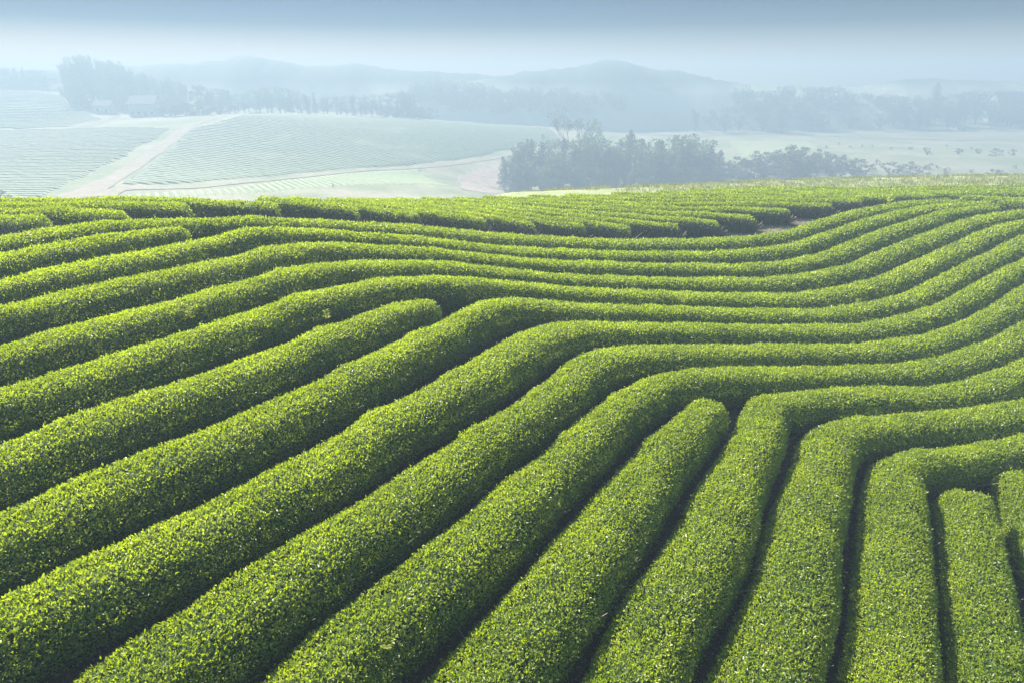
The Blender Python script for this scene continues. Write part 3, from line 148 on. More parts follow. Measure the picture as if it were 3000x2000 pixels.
'V5':[-10.89,56.48,0.52,-10.08,56.47,0.52,-9.28,56.47,0.52,-8.48,56.46,0.52,-7.67,56.45,0.52,-6.87,56.44,0.52,-6.07,56.42,0.52,-5.26,56.4,0.52,-4.46,56.36,0.52,-3.66,56.33,0.52,-2.86,56.28,0.52,-2.06,56.22,0.52,-1.25,56.16,0.52,-0.46,56.08,0.52,0.34,55.99,0.52,1.14,55.9,0.52,1.94,55.79,0.52,2.73,55.68,0.52,3.53,55.56,0.52,4.32,55.43,0.52,5.11,55.3,0.52,5.91,55.17,0.52,6.7,55.04,0.52,7.49,54.92,0.52,8.29,54.81,0.52,9.09,54.73,0.52,9.89,54.68,0.52,10.69,54.65,0.52,11.5,54.66,0.52,12.3,54.7,0.52,13.1,54.76,0.52,13.9,54.83,0.52,14.7,54.92,0.52,15.5,55.02,0.52,16.29,55.13,0.52,17.09,55.25,0.52,17.88,55.37,0.52,18.68,55.5,0.52,19.47,55.63,0.52,20.26,55.77,0.52,21.05,55.91,0.52,21.84,56.05,0.52,22.64,56.18,0.52,23.43,56.31,0.52,24.22,56.44,0.52,25.02,56.56,0.52,25.81,56.68,0.52,26.61,56.79,0.52,27.4,56.89,0.52,28.2,56.99,0.52,29,57.08,0.52,29.8,57.17,0.52,30.6,57.25,0.52,31.4,57.32,0.52,32.2,57.39,0.52,33,57.46,0.52,33.8,57.52,0.52,34.6,57.58,0.52,35.4,57.64,0.52,36.2,57.69,0.52,37.01,57.73,0.52,37.81,57.78,0.52,38.61,57.82,0.52,39.41,57.85,0.52,40.22,57.89,0.52,41.02,57.92,0.52,41.82,57.94,0.52,42.63,57.96,0.52,43.43,57.98,0.52,44.23,58,0.52,45.04,58.01,0.52,45.84,58.01,0.52,46.64,58.02,0.52,47.45,58.02,0.52,48.25,58.01,0.52,49.05,58,0.52,49.86,57.99,0.52,50.66,57.98,0.52,51.46,57.96,0.52,52.27,57.94,0.52,53.07,57.91,0.52,53.87,57.89,0.52,54.68,57.86,0.52,55.48,57.83,0.52,56.28,57.79,0.52,57.08,57.76,0.52,57.89,57.72,0.52,58.69,57.68,0.52],
}
VALLEY=[(-95.7,170.0,-16.00),(-61.0,205.0,-17.78),(-27.4,250.0,-20.40),(-2.9,290.0,-20.56),(-134.4,300.0,-8.27),(-121.4,320.0,-5.65),(-79.8,350.0,-7.94),(-39.6,370.0,-10.56),(5.7,390.0,-14.73),(-92.6,155.0,-16.29),(-18.3,200.0,-20.23),(-111.6,150.0,-15.98),(-215.4,300.0,-10.89),(-124.7,210.0,-15.22),(-131.0,292.0,-9.02),(-190.8,360.0,-5.91),(-295.5,420.0,4.41),(-264.0,430.0,4.33),(-288.7,300.0,-10.89),(-149.5,150.0,-15.98),(-2.4,235.0,-26.63),(33.8,240.0,-25.88),(74.3,250.0,-25.44),(32.5,430.0,-16.56),(57.5,420.0,-18.93),(187.0,370.0,-19.64),(266.8,370.0,-19.64),(176.1,240.0,-21.45),(123.4,240.0,-21.45),(108.1,280.0,-19.58),(391.2,370.0,-19.64),(258.2,240.0,-21.45),(-132.6,380.0,-7.77),(-1.6,450.0,-17.18),(90.7,460.0,-17.48),(167.5,440.0,-18.42),(294.5,430.0,-16.56),(-328.9,560.0,-5.32),(0.0,560.0,-9.78),(346.0,560.0,-9.46),(583.2,560.0,-11.06),(-530.8,560.0,-4.68),(-162.7,370.0,-7.14),(0.0,700.0,-9.84),(-368.2,700.0,-4.68),(389.5,700.0,-9.84),(-746.5,700.0,-4.68),(769.6,700.0,-11.83),(0.0,205.0,-24.51),(42.0,205.0,-24.77),(0.0,140.0,-19.72),(30.2,145.0,-21.18),(69.6,150.0,-21.70),(135.7,190.0,-24.77),(146.6,150.0,-21.70),(-62.3,110.0,-16.64),(-118.7,110.0,-15.20),(-5.0,100.0,-18.39),(-39.7,130.0,-17.74)]
FIELD_BIG=[(-98.6,172.0),(-109.1,208.0),(-129.3,288.0),(-120.7,318.0),(-98.1,340.0),(-60.3,360.0),(-17.6,380.0),(20.5,400.0),(25.2,330.0),(-3.0,300.0),(-28.0,256.0),(-45.7,232.0),(-62.1,209.0),(-81.9,180.0)]
FIELD_LEFT=[(-135.2,150.0),(-103.0,150.0),(-117.9,200.0),(-130.0,250.0),(-136.3,288.0),(-158.1,296.0),(-186.6,298.0),(-261.2,300.0)]
FIELD_STRIP=[(-89.2,148.0),(-89.4,160.0),(-73.0,172.0),(-54.6,210.0),(-32.7,243.0),(-16.1,203.0),(-43.4,183.0),(-68.6,160.0)]
FIELD_UPPER=[(-264.1,304.0),(-188.1,304.0),(-187.5,330.0),(-246.1,400.0),(-292.0,415.0),(-354.1,415.0)]
BROWN=[(-20.7,245.0),(-4.5,282.0),(0.3,262.0),(-2.3,225.0),(-14.4,198.0)]
PALE=[(104.7,352.0),(150.4,358.0),(134.5,305.0),(91.5,282.0)]
ROAD_MAIN=[(-93.9,140.0,14.0),(-96.4,152.0,11.0),(-102.3,172.0,6.5),(-110.6,200.0,5.0),(-117.7,228.0,5.0),(-125.1,258.0,5.5),(-130.1,280.0,6.0),(-131.8,294.0,5.0),(-131.0,305.0,3.0),(-127.3,320.0,3.0)]
ROAD_SIDE=[(-132.7,287.0,4.0),(-138.1,288.0,3.0),(-141.7,288.0,2.0)]
ROAD_TRACK=[(-93.1,155.0,7.0),(-95.1,166.0,5.0),(-89.4,168.0,3.0),(-78.4,172.0,2.2),(-60.4,203.0,2.2),(-44.9,228.0,2.4),(-27.6,252.0,2.4),(-13.0,275.0,2.4),(-1.1,293.0,2.4),(16.3,315.0,2.4)]
ROAD_FARM=[(-184.0,300.0,1.0),(-180.2,303.0,1.5),(-181.2,315.0,2.0),(-185.5,330.0,3.0),(-188.5,345.0,2.5)]
ROAD_FAR=[(26.0,410.0,2.5),(60.4,405.0,2.5),(102.5,395.0,3.0),(152.7,400.0,3.0),(208.6,368.0,6.0),(276.3,368.0,9.0)]
PINES=[(-3.0,238.7,11.1),(-0.4,236.2,13.2),(3.3,242.0,15.9),(6.7,239.9,16.8),(10.0,237.8,16.1),(12.6,245.6,13.7),(15.1,245.6,15.9),(17.5,238.8,17.4),(21.3,237.0,16.8),(25.8,247.4,16.7),(27.3,242.7,17.3),(29.4,244.1,16.7),(31.9,238.7,16.8),(37.4,244.3,15.3),(39.5,245.6,17.1),(41.1,245.6,18.3),(44.9,243.4,15.6),(47.3,244.7,14.3),(50.7,244.6,15.4),(53.3,242.6,16.5),(55.5,239.8,17.5),(59.6,241.0,17.4),(63.6,247.1,15.3),(63.9,238.3,16.1),(68.2,240.9,14.0),(72.8,245.9,11.6),(-2.3,234.0,10.5),(2.1,228.5,13.3),(4.1,227.5,11.0),(5.8,235.9,14.0),(11.2,231.2,12.1),(13.6,236.4,13.5),(15.3,230.4,13.5),(20.2,235.7,15.0),(22.3,232.3,14.4),(24.5,227.5,15.8),(27.9,231.8,15.1),(30.8,232.6,13.4),(34.9,234.3,12.9),(38.4,231.9,13.9),(40.6,232.5,14.8),(45.0,236.9,7.1),(47.8,229.9,14.4),(48.1,227.5,16.5),(53.9,235.6,14.1),(55.2,229.5,16.0),(58.7,233.8,15.3),(61.3,231.5,14.0),(66.3,236.2,11.7),(67.9,229.5,8.4),(0.5,224.6,9.7),(2.5,222.8,8.8),(5.1,225.9,8.1),(10.4,225.0,9.6),(14.8,225.0,8.9),(19.8,224.2,8.9),(21.8,226.3,9.3),(27.0,223.2,9.3),(31.2,225.0,8.7),(33.8,225.3,9.3),(37.7,222.5,7.7),(43.6,224.1,8.2),(48.5,229.1,8.8),(51.0,226.2,8.3),(54.8,227.9,7.6),(58.7,224.7,8.3),(62.2,227.5,8.0),(65.6,225.5,7.4)]
BARE=[(24.5,262.0,23.8)]
SCRUB=[(76.9,257.5,5.4),(75.9,249.4,6.4),(80.5,257.8,5.5),(80.4,254.2,6.6),(82.6,251.1,7.9),(83.1,248.3,7.5),(82.4,241.6,8.5),(86.7,249.8,7.1),(91.5,257.9,7.6),(90.4,249.7,8.2),(93.0,251.9,8.2),(94.7,252.7,8.4),(99.5,257.8,8.1),(93.9,239.4,9.3),(95.5,238.8,10.2),(98.1,241.1,9.2),(104.7,256.3,8.5),(103.4,245.0,8.9),(107.9,252.6,5.3),(107.6,247.4,6.3),(113.0,255.7,6.5),(112.5,251.2,5.4),(109.5,238.4,7.2),(115.3,249.0,5.5),(116.7,248.4,4.3),(119.1,249.6,5.0),(117.2,240.5,5.3),(122.2,247.1,3.9),(127.0,254.5,2.6),(121.4,239.8,4.0),(127.5,246.5,1.9),(132.4,254.8,2.1),(132.1,248.4,2.1),(136.7,255.0,1.3),(137.6,253.7,1.9),(132.4,240.1,3.3),(135.5,241.9,2.9),(141.6,249.5,2.4),(136.7,238.2,2.8),(140.5,241.0,2.7),(145.3,245.5,1.7),(147.8,248.6,1.6),(152.8,254.9,0.1),(151.2,248.9,1.3)]
LINE_LEFT=[(-164.4,397.4,11.2),(-151.0,373.1,11.9),(-153.4,382.3,12.0),(-149.9,382.7,11.6),(-143.7,377.8,10.2),(-142.3,382.8,10.2),(-144.0,394.4,11.0),(-140.9,397.0,11.5),(-133.8,381.7,12.5),(-129.7,382.2,14.1),(-132.4,396.9,13.8),(-123.6,383.5,13.9),(-121.0,383.7,13.1),(-118.2,384.6,12.7),(-117.7,395.9,12.9),(-109.3,382.9,9.9),(-105.1,371.5,10.1),(-104.8,383.0,11.3),(-100.7,384.7,9.1),(-96.0,374.3,9.0),(-95.8,393.9,10.0),(-90.6,380.5,8.1),(-88.9,386.8,9.7),(-82.5,373.0,10.3),(-81.3,387.9,10.3),(-81.1,399.0,9.5),(-72.8,372.8,11.2),(-70.8,377.5,9.4),(-72.5,397.0,10.6),(-65.3,377.6,11.8),(-59.8,374.7,12.5),(-57.6,378.1,13.3),(-54.2,374.6,13.2),(-52.7,388.1,12.7)]
LONE_FIR=[(-139.2,362.0,4.0),(-105.0,358.0,4.6),(-80.3,368.0,4.0),(-77.2,368.0,3.1),(-101.2,360.0,3.2)]
HEDGE_FAR=[(-67.7,384.0,6.6),(-67.3,389.4,6.3),(-63.6,386.5,5.2),(-62.2,385.1,6.4),(-60.0,383.4,6.4),(-58.5,389.4,6.0),(-56.4,383.5,6.3),(-54.6,387.8,4.9),(-52.0,381.5,6.9),(-50.5,387.3,6.2),(-47.8,381.3,6.3),(-47.3,385.7,5.9),(-45.0,389.0,6.2),(-43.3,387.3,6.3)]
PLANT=[(-62.3,442.7,16.5),(-59.5,449.6,19.5),(-59.4,456.9,20.5),(-55.6,454.3,20.9),(-48.7,451.1,22.5),(-48.5,457.7,22.2),(-46.2,451.0,23.6),(-41.7,451.3,24.8),(-35.8,447.5,23.3),(-33.7,449.2,23.8),(-30.1,446.8,23.3),(-26.1,442.7,23.6),(-23.9,454.7,23.6),(-21.1,449.1,22.3),(-18.7,448.3,22.2),(-13.5,442.5,22.9),(-11.6,448.8,21.6),(-7.5,457.4,21.8),(-2.6,457.0,22.2),(-0.1,442.4,21.2),(2.8,445.4,22.0),(6.3,454.2,20.8),(10.0,442.4,21.6),(13.4,442.2,21.7),(15.0,444.2,20.7),(20.0,454.5,20.9),(24.8,457.0,20.4),(27.2,452.4,21.0),(28.7,442.9,21.5),(32.3,445.6,22.0),(35.0,452.7,21.6),(39.4,451.9,21.7),(44.9,452.8,21.9),(47.1,454.5,21.9),(49.5,451.8,21.4),(53.9,457.9,21.0),(57.3,454.8,22.2),(61.1,457.7,21.3),(64.3,457.6,21.5),(66.2,449.4,21.6),(-11.6,437.0,21.7),(-7.7,434.9,20.4),(-5.2,433.8,20.4),(-1.2,436.2,19.7),(1.6,440.3,21.6),(6.4,438.5,21.8),(10.1,436.3,21.3),(13.2,437.6,20.4),(17.9,437.7,20.0),(23.4,435.0,20.4),(23.6,435.6,20.9),(28.7,432.4,21.5),(33.1,440.1,21.2),(36.3,432.5,20.3),(38.9,440.2,20.8),(43.9,434.7,21.3),(47.2,435.6,19.5),(50.3,437.2,19.3),(54.2,440.2,21.9),(58.1,437.3,22.1),(62.1,435.4,20.8),(65.9,436.6,21.6)]
BIG=[(94.4,456.0,24.4)]
LINE_RIGHT=[(108.5,449.0,12.8),(109.1,424.5,12.6),(119.0,432.7,12.0),(133.0,457.7,16.3),(138.1,452.5,20.0),(142.2,441.3,24.3),(146.8,442.5,21.9),(148.0,422.7,24.0),(162.1,447.5,20.3),(166.0,438.9,24.5),(173.7,453.1,23.1),(186.4,456.2,24.3),(179.1,433.1,22.5),(193.4,450.7,24.3),(201.0,446.3,23.8),(207.4,450.4,20.5),(219.4,454.8,18.5),(221.2,450.2,19.8),(224.2,447.0,17.3),(232.1,446.3,18.6),(228.1,427.9,19.3),(250.9,453.2,16.0),(240.5,422.4,17.2),(248.9,428.8,18.0),(262.9,445.4,15.3),(277.0,457.2,16.7),(270.4,433.0,18.7),(283.7,449.0,19.5),(283.9,439.0,20.3),(299.5,449.5,14.2),(304.3,447.2,16.7),(298.5,431.4,17.7),(308.2,436.4,14.3),(318.5,445.9,15.7),(317.4,428.7,16.5),(341.4,455.7,15.8),(323.9,426.1,15.3),(335.3,432.5,16.9),(341.3,431.8,15.3),(347.6,426.9,16.5),(123.2,413.0,14.5),(133.5,418.8,9.9),(147.2,420.5,9.8),(156.2,413.1,12.6),(177.6,422.0,13.6),(185.4,426.3,8.7),(201.9,427.3,11.5),(216.3,419.7,10.0),(234.6,426.4,13.1),(240.5,422.4,10.1),(255.5,419.2,12.6),(264.5,427.4,12.2),(278.3,415.0,11.2),(293.5,420.3,12.5),(298.9,416.0,11.0),(308.5,413.7,10.6),(331.3,421.5,12.3),(350.5,426.1,11.8)]
CONE_FIR=[(257.2,440.0,24.4)]
GROVE_FARM=[(-235.4,384.4,18.9),(-232.7,384.2,20.9),(-224.6,375.1,20.9),(-233.8,394.1,22.5),(-220.7,375.8,24.3),(-228.7,393.4,22.0),(-220.9,383.6,23.5),(-223.7,390.6,22.8),(-220.0,389.7,21.3),(-219.7,392.7,21.6),(-210.0,380.2,20.9),(-215.8,393.4,20.3),(-212.8,391.7,20.8),(-210.8,391.5,20.4),(-201.3,378.0,19.0),(-200.6,378.9,19.7),(-196.5,376.5,18.3),(-202.5,392.6,16.8),(-195.9,384.9,17.1),(-198.2,392.1,16.5),(-195.6,392.1,16.4),(-185.1,376.8,15.4),(-189.4,387.7,15.3),(-182.6,379.5,13.9),(-182.2,381.5,13.6),(-179.9,381.7,15.7),(-181.7,390.9,15.7),(-179.6,391.6,14.8),(-174.7,383.9,14.2),(-175.6,390.1,13.7),(-223.5,365.3,13.5),(-221.4,367.3,12.1),(-219.7,369.0,12.4),(-213.3,362.5,12.5),(-213.7,368.7,12.2),(-206.7,363.0,11.2),(-210.4,373.6,12.3),(-205.2,368.8,12.0),(-201.3,367.0,10.7),(-194.9,362.4,11.8),(-196.1,370.8,9.0),(-189.8,365.2,8.5),(-187.3,364.2,10.0),(-184.7,367.2,9.0),(-183.9,369.3,9.5),(-179.0,365.6,7.8),(-175.1,363.1,7.5),(-173.5,367.8,8.6),(-169.7,366.9,7.5),(-167.3,366.5,8.6),(-164.3,365.8,5.9),(-160.9,363.2,5.6)]
ROUND=[(-151.0,352.0,13.8)]
LOW_FARM=[(-164.9,340.2,7.2),(-160.2,337.4,6.3),(-156.7,334.4,7.6),(-156.1,339.9,6.4),(-152.4,337.2,6.1),(-148.7,336.0,6.2),(-147.4,338.2,6.5),(-143.5,338.8,6.4),(-141.0,335.8,5.8),(-137.4,338.0,4.6)]
FRINGE=[(-316.2,427.1,9.6),(-319.4,434.9,10.0),(-309.0,424.8,10.1),(-306.1,424.3,10.6),(-296.0,415.8,10.3),(-299.7,423.1,10.2),(-295.0,419.9,10.8),(-291.3,419.3,10.8),(-299.4,434.4,11.7),(-298.3,433.9,11.7),(-285.6,421.0,11.3),(-280.4,417.6,10.4),(-289.3,433.6,11.6),(-278.8,422.6,10.7),(-282.4,431.4,10.6),(-272.5,421.0,9.3),(-279.7,434.3,9.8),(-267.6,419.1,8.2),(-268.9,426.5,8.5),(-270.0,433.3,7.3),(-265.3,431.1,6.3),(-255.5,417.8,5.0)]
WEED=[(136.0,306.1,1.3),(150.5,326.2,-0.7),(148.1,309.6,1.1),(156.5,315.9,0.3),(161.0,315.9,0.0),(162.3,302.5,1.0),(171.3,304.7,1.2),(174.1,307.9,1.4),(168.0,284.9,3.5),(199.1,324.4,-0.1),(184.1,290.9,2.8),(205.4,315.6,0.5),(194.8,294.5,2.4),(195.4,284.5,3.3),(205.4,289.1,2.9),(234.1,322.0,-0.0),(117.5,239.9,2.0),(113.6,228.2,3.3),(129.5,240.1,2.5),(130.5,229.1,2.6),(138.9,232.7,2.1),(148.0,238.0,2.5),(159.2,242.0,1.1),(159.4,230.3,3.3),(166.1,236.6,2.3),(181.0,251.6,0.3)]
STRIPTREES=[(-47.0,182.0,1.3),(-110.1,149.0,2.4),(-108.5,149.0,1.5),(-112.3,149.0,3.1),(-104.3,149.0,0.9)]
HOUSES=[(-198.9,352.0,8.1,5.8),(-175.2,345.0,12.3,9.0),(-222.5,372.0,6.2,2.4),(74.3,462.0,14.7,16.8),(82.7,459.0,11.7,14.1),(122.1,462.0,13.6,14.1),(169.2,452.0,10.4,19.3),(309.5,452.0,17.3,17.6),(323.4,454.0,11.6,16.8),(258.5,412.0,5.3,2.9)]
RIDGE_A=[(-491.8,7.93),(-402.1,13.39),(-299.3,15.56),(-261.0,17.46),(-243.4,18.00),(-225.7,19.35),(-211.1,19.89),(-200.6,21.50),(-190.4,21.77),(-181.4,23.92),(-172.6,24.72),(-163.6,23.11),(-152.8,20.70),(-141.4,18.81),(-132.8,18.00),(-112.3,18.81),(-104.9,20.16),(-97.7,19.08),(-89.2,16.92),(-68.9,15.29),(-51.4,14.21),(-33.9,13.93),(-13.5,12.30),(21.7,10.66),(95.1,7.93),(154.1,5.18)]
RIDGE_A_Y= 492.0
RIDGE_B=[(-64.6,5.26),(-21.6,9.79),(-7.4,11.65),(6.8,14.29),(23.8,15.35),(32.3,16.40),(43.6,17.19),(49.1,19.55),(63.2,21.64),(74.5,20.60),(83.1,17.98),(91.8,16.14),(106.0,15.35),(117.5,13.24),(132.1,9.79),(149.5,7.13),(178.2,5.79),(206.8,5.26),(249.9,4.18)]
RIDGE_B_Y= 478.0
RIDGE_C=[(158.6,1.70),(203.6,4.25),(233.9,3.40),(248.5,6.23),(263.1,8.49),(274.8,10.17),(289.7,10.73),(305.1,9.05),(317.1,9.33),(329.3,8.77),(354.3,7.64),(398.3,9.33),(489.1,7.92)]
RIDGE_C_Y= 505.0
RIDGE_D=[(-422.1,15.00),(-321.7,13.83),(-297.1,11.48),(-282.0,11.24),(-272.2,10.30),(-258.8,7.94),(-233.4,1.98)]
RIDGE_D_Y= 425.0
SHOOTS=[(-7.53,14.53),(-7.25,14.52),(15.17,28.05),(15.45,26.23),(16.54,25.43),(19.70,26.14),(14.16,26.67),(22.81,41.61),(14.16,30.88),(12.38,28.33),(6.09,23.22),(16.51,21.83),(11.33,19.50),(10.52,17.68),(-0.05,7.49),(-1.67,7.17),(11.95,27.76),(-4.47,15.72)]


# ------------------------------------------------------------------ helpers
def smooth_hash(ix, iy, iz):
    n = (ix.astype(np.int64) * 73856093) ^ (iy.astype(np.int64) * 19349663) ^ (iz.astype(np.int64) * 83492791)
    n = (n ^ (n >> 13)) * 1274126177
    n = n & 0x7fffffff
    n = (n ^ (n >> 16)) * 668265263
    return (n & 0xffffff) / float(0xffffff)

def noise(x, y, z=0.0, s=1.0):
    x = np.asarray(x, float) * s + 1000.0; y = np.asarray(y, float) * s + 1000.0
    z = np.zeros_like(x) + np.asarray(z, float) * s + 1000.0
    ix, iy, iz = np.floor(x), np.floor(y), np.floor(z)
    fx, fy, fz = x - ix, y - iy, z - iz
    fx = fx * fx * (3 - 2 * fx); fy = fy * fy * (3 - 2 * fy); fz = fz * fz * (3 - 2 * fz)
    out = 0
    for a in (0, 1):
        for b in (0, 1):
            for c in (0, 1):
                w = (fx if a else 1 - fx) * (fy if b else 1 - fy) * (fz if c else 1 - fz)
                out = out + w * smooth_hash(ix + a, iy + b, iz + c)
    return out * 2 - 1

TERR = np.array(TERR)
TX0, TY0, TST = -52.0, -2.0, 6.0
def bsp(t):
    return ((1 - t) ** 3 / 6, (3 * t ** 3 - 6 * t ** 2 + 4) / 6, (-3 * t ** 3 + 3 * t ** 2 + 3 * t + 1) / 6, t ** 3 / 6)

RIM_X = [-700, -40, -16.5, -10.9, -9.0, -7.5, -5, -2, 0, 12, 25, 37, 51, 700]
RIM_Y = [6, 21.5, 24.0, 25.2, 28, 34, 42, 49, 53, 60, 66, 68, 69, 78]
VAL = np.array(VALLEY)
def _tps_fit(P, lam=60.0):
    n = len(P)
    d = np.hypot(P[:, None, 0] - P[None, :, 0], P[:, None, 1] - P[None, :, 1]) / 100.0
    K = np.where(d > 0, d * d * np.log(d + 1e-12), 0.0)
    A = np.zeros((n + 3, n + 3))
    A[:n, :n] = K + np.eye(n) * lam * 1e-4
    Q = np.c_[np.ones(n), P[:, :2] / 100.0]
    A[:n, n:] = Q; A[n:, :n] = Q.T
    return np.linalg.solve(A, np.r_[P[:, 2], 0, 0, 0])
TPS = _tps_fit(VAL)
def valley(x, y):
    x = np.clip(x, -600, 680); y = np.clip(y, 60, 760)
    out = TPS[-3] + TPS[-2] * x / 100.0 + TPS[-1] * y / 100.0
    for i, p in enumerate(VAL):
        d = np.hypot(x - p[0], y - p[1]) / 100.0
        out = out + TPS[i] * np.where(d > 0, d * d * np.log(d + 1e-12), 0.0)
    return np.clip(out, -46, 12)

def ground(x, y):
    x = np.asarray(x, float); y = np.asarray(y, float)
    ny, nx = TERR.shape
    fx = np.clip((x - TX0) / TST, 0, nx - 3 - 1e-6); fy = np.clip((y - TY0) / TST, 0, ny - 3 - 1e-6)
    ix = fx.astype(int); iy = fy.astype(int)
    bx = bsp(fx - ix); by = bsp(fy - iy)
    h = 0
    for a in range(4):
        for b in range(4):
            h = h + bx[a] * by[b] * TERR[iy + b, ix + a]
    d = np.maximum(0, (y - np.interp(x, RIM_X, RIM_Y)) * 0.9)
    h = h - 0.34 * (d - 3 * (1 - np.exp(-d / 3)))
    v = valley(x, y)
    k = 2.5
    m = np.clip(0.5 + 0.5 * (h - v) / k, 0, 1)
    far = np.where(d > 0, v * (1 - m) + h * m + k * m * (1 - m), h)
    return far

def gz(x, y):
    return float(ground(np.array([x]), np.array([y]))[0])

# --- materials
def mat(name):
    m = bpy.data.materials.new(name); m.use_nodes = True
    nt = m.node_tree; nt.nodes.clear()
    out = nt.nodes.new("ShaderNodeOutputMaterial")
    return m, nt, out
def node(nt, typ, **kw):
    n = nt.nodes.new(typ)
    for k, v in kw.items(): setattr(n, k, v)
    return n
def setin(n, **kw):
    for k, v in kw.items(): n.inputs[k.replace('_', ' ')].default_value = v
    return n
def mixc(nt, fac, a, b):
    n = node(nt, "ShaderNodeMix", data_type='RGBA')
    for sock, v in ((0, fac), (6, a), (7, b)):
        if hasattr(v, 'is_output'): nt.links.new(v, n.inputs[sock])
        else: n.inputs[sock].default_value = v if sock == 0 else (*v, 1.0)[:4]
    return n.outputs[2]
def maprange(nt, v, a, b, c=0.0, d=1.0):
    n = node(nt, "ShaderNodeMapRange")
    nt.links.new(v, n.inputs[0])
    for i, q in enumerate((a, b, c, d)): n.inputs[1 + i].default_value = q
    return n.outputs[0]
def noisetex(nt, scale, detail=3.0, rough=0.55):
    g = node(nt, "ShaderNodeNewGeometry")
    n = node(nt, "ShaderNodeTexNoise")
    n.inputs['Scale'].default_value = scale; n.inputs['Detail'].default_value = detail; n.inputs['Roughness'].default_value = rough
    nt.links.new(g.outputs['Position'], n.inputs['Vector'])
    return n.outputs['Fac']
def attr(nt, name):
    a = node(nt, "ShaderNodeAttribute"); a.attribute_name = name
    return a.outputs['Fac']

def leaf_material(name, dark, mid, young, trans, rough=0.36, tfac=0.46, spec=0.5, patch_scale=0.55):
    m, nt, out = mat(name)
    v = attr(nt, "leaf_tone"); y = attr(nt, "leaf_young")
    n1 = noisetex(nt, patch_scale, 4.0, 0.6)
    c1 = mixc(nt, v, dark, mid)
    ad = node(nt, "ShaderNodeMath", operation='ADD'); nt.links.new(y, ad.inputs[0])
    nt.links.new(maprange(nt, n1, 0.36, 0.68, -0.32, 0.48), ad.inputs[1])
    # bushes of one row and of one spot differ: a slow patch noise and a shift per row
    oi = node(nt, "ShaderNodeObjectInfo")
    ad2 = node(nt, "ShaderNodeMath", operation='ADD'); nt.links.new(ad.outputs[0], ad2.inputs[0])
    nt.links.new(maprange(nt, oi.outputs['Random'], 0.0, 1.0, -0.10, 0.12), ad2.inputs[1])
    ad3 = node(nt, "ShaderNodeMath", operation='ADD'); nt.links.new(ad2.outputs[0], ad3.inputs[0])
    nt.links.new(maprange(nt, noisetex(nt, patch_scale * 3.2, 2.0, 0.5), 0.4, 0.66, -0.14, 0.20), ad3.inputs[1])
    cl = node(nt, "ShaderNodeClamp"); nt.links.new(ad3.outputs[0], cl.inputs[0])
    c2 = mixc(nt, cl.outputs[0], c1, young)
    p = node(nt, "ShaderNodeBsdfPrincipled")
    setin(p, Roughness=rough); p.inputs['Specular IOR Level'].default_value = spec
    nt.links.new(c2, p.inputs['Base Color'])
    t = node(nt, "ShaderNodeBsdfTranslucent")
    nt.links.new(mixc(nt, cl.outputs[0], trans, tuple(min(1, q * 1.5) for q in trans)), t.inputs['Color'])
    mx = node(nt, "ShaderNodeMixShader"); mx.inputs[0].default_value = tfac
    nt.links.new(p.outputs[0], mx.inputs[1]); nt.links.new(t.outputs[0], mx.inputs[2])
    nt.links.new(mx.outputs[0], out.inputs[0])
    return m

def plain(name, a, b, scale=3.0, rough=0.85, spec=0.2, detail=5.0, bump=0.0):
    m, nt, out = mat(name)
    n = noisetex(nt, scale, detail, 0.62)
    p = node(nt, "ShaderNodeBsdfPrincipled")
    setin(p, Roughness=rough); p.inputs['Specular IOR Level'].default_value = spec
    nt.links.new(mixc(nt, maprange(nt, n, 0.3, 0.7), a, b), p.inputs['Base Color'])
    if bump:
        bn = node(nt, "ShaderNodeBump"); bn.inputs['Strength'].default_value = bump; bn.inputs['Distance'].default_value = 0.1
        nt.links.new(n, bn.inputs['Height']); nt.links.new(bn.outputs[0], p.inputs['Normal'])
    nt.links.new(p.outputs[0], out.inputs[0])
    return m

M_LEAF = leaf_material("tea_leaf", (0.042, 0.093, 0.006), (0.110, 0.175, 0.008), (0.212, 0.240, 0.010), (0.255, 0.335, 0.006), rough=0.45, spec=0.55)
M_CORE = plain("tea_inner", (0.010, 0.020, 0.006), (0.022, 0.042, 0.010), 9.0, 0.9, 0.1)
M_TWIG = plain("tea_wood", (0.10, 0.085, 0.07), (0.22, 0.19, 0.155), 12.0, 0.9, 0.1)
M_FARLEAF = leaf_material("tree_leaf", (0.050, 0.082, 0.042), (0.085, 0.120, 0.058), (0.11, 0.13, 0.055), (0.09, 0.13, 0.04), 0.6, 0.25, 0.3, 0.12)
M_CONLEAF = leaf_material("conifer_leaf", (0.048, 0.080, 0.048), (0.080, 0.115, 0.062), (0.10, 0.12, 0.06), (0.08, 0.12, 0.045), 0.6, 0.15, 0.25, 0.12)
M_SCRUB = leaf_material("scrub_leaf", (0.035, 0.045, 0.022), (0.085, 0.085, 0.045), (0.16, 0.13, 0.075), (0.10, 0.11, 0.04), 0.7, 0.2, 0.2, 0.2)
M_BARK = plain("bark", (0.05, 0.042, 0.035), (0.13, 0.11, 0.09), 4.0, 0.9, 0.1)
M_ROAD = plain("dirt_road_surface", (0.165, 0.135, 0.10), (0.25, 0.21, 0.16), 0.35, 0.95, 0.1, 8.0)
M_FARTEA = plain("distant_tea", (0.075, 0.11, 0.05), (0.135, 0.165, 0.075), 0.5, 0.8, 0.2)
M_BROWN = plain("ploughed_earth", (0.20, 0.15, 0.12), (0.33, 0.26, 0.21), 0.4, 0.95, 0.1)
M_PALE = plain("pale_crop", (0.17, 0.19, 0.10), (0.24, 0.25, 0.14), 0.3, 0.95, 0.1)
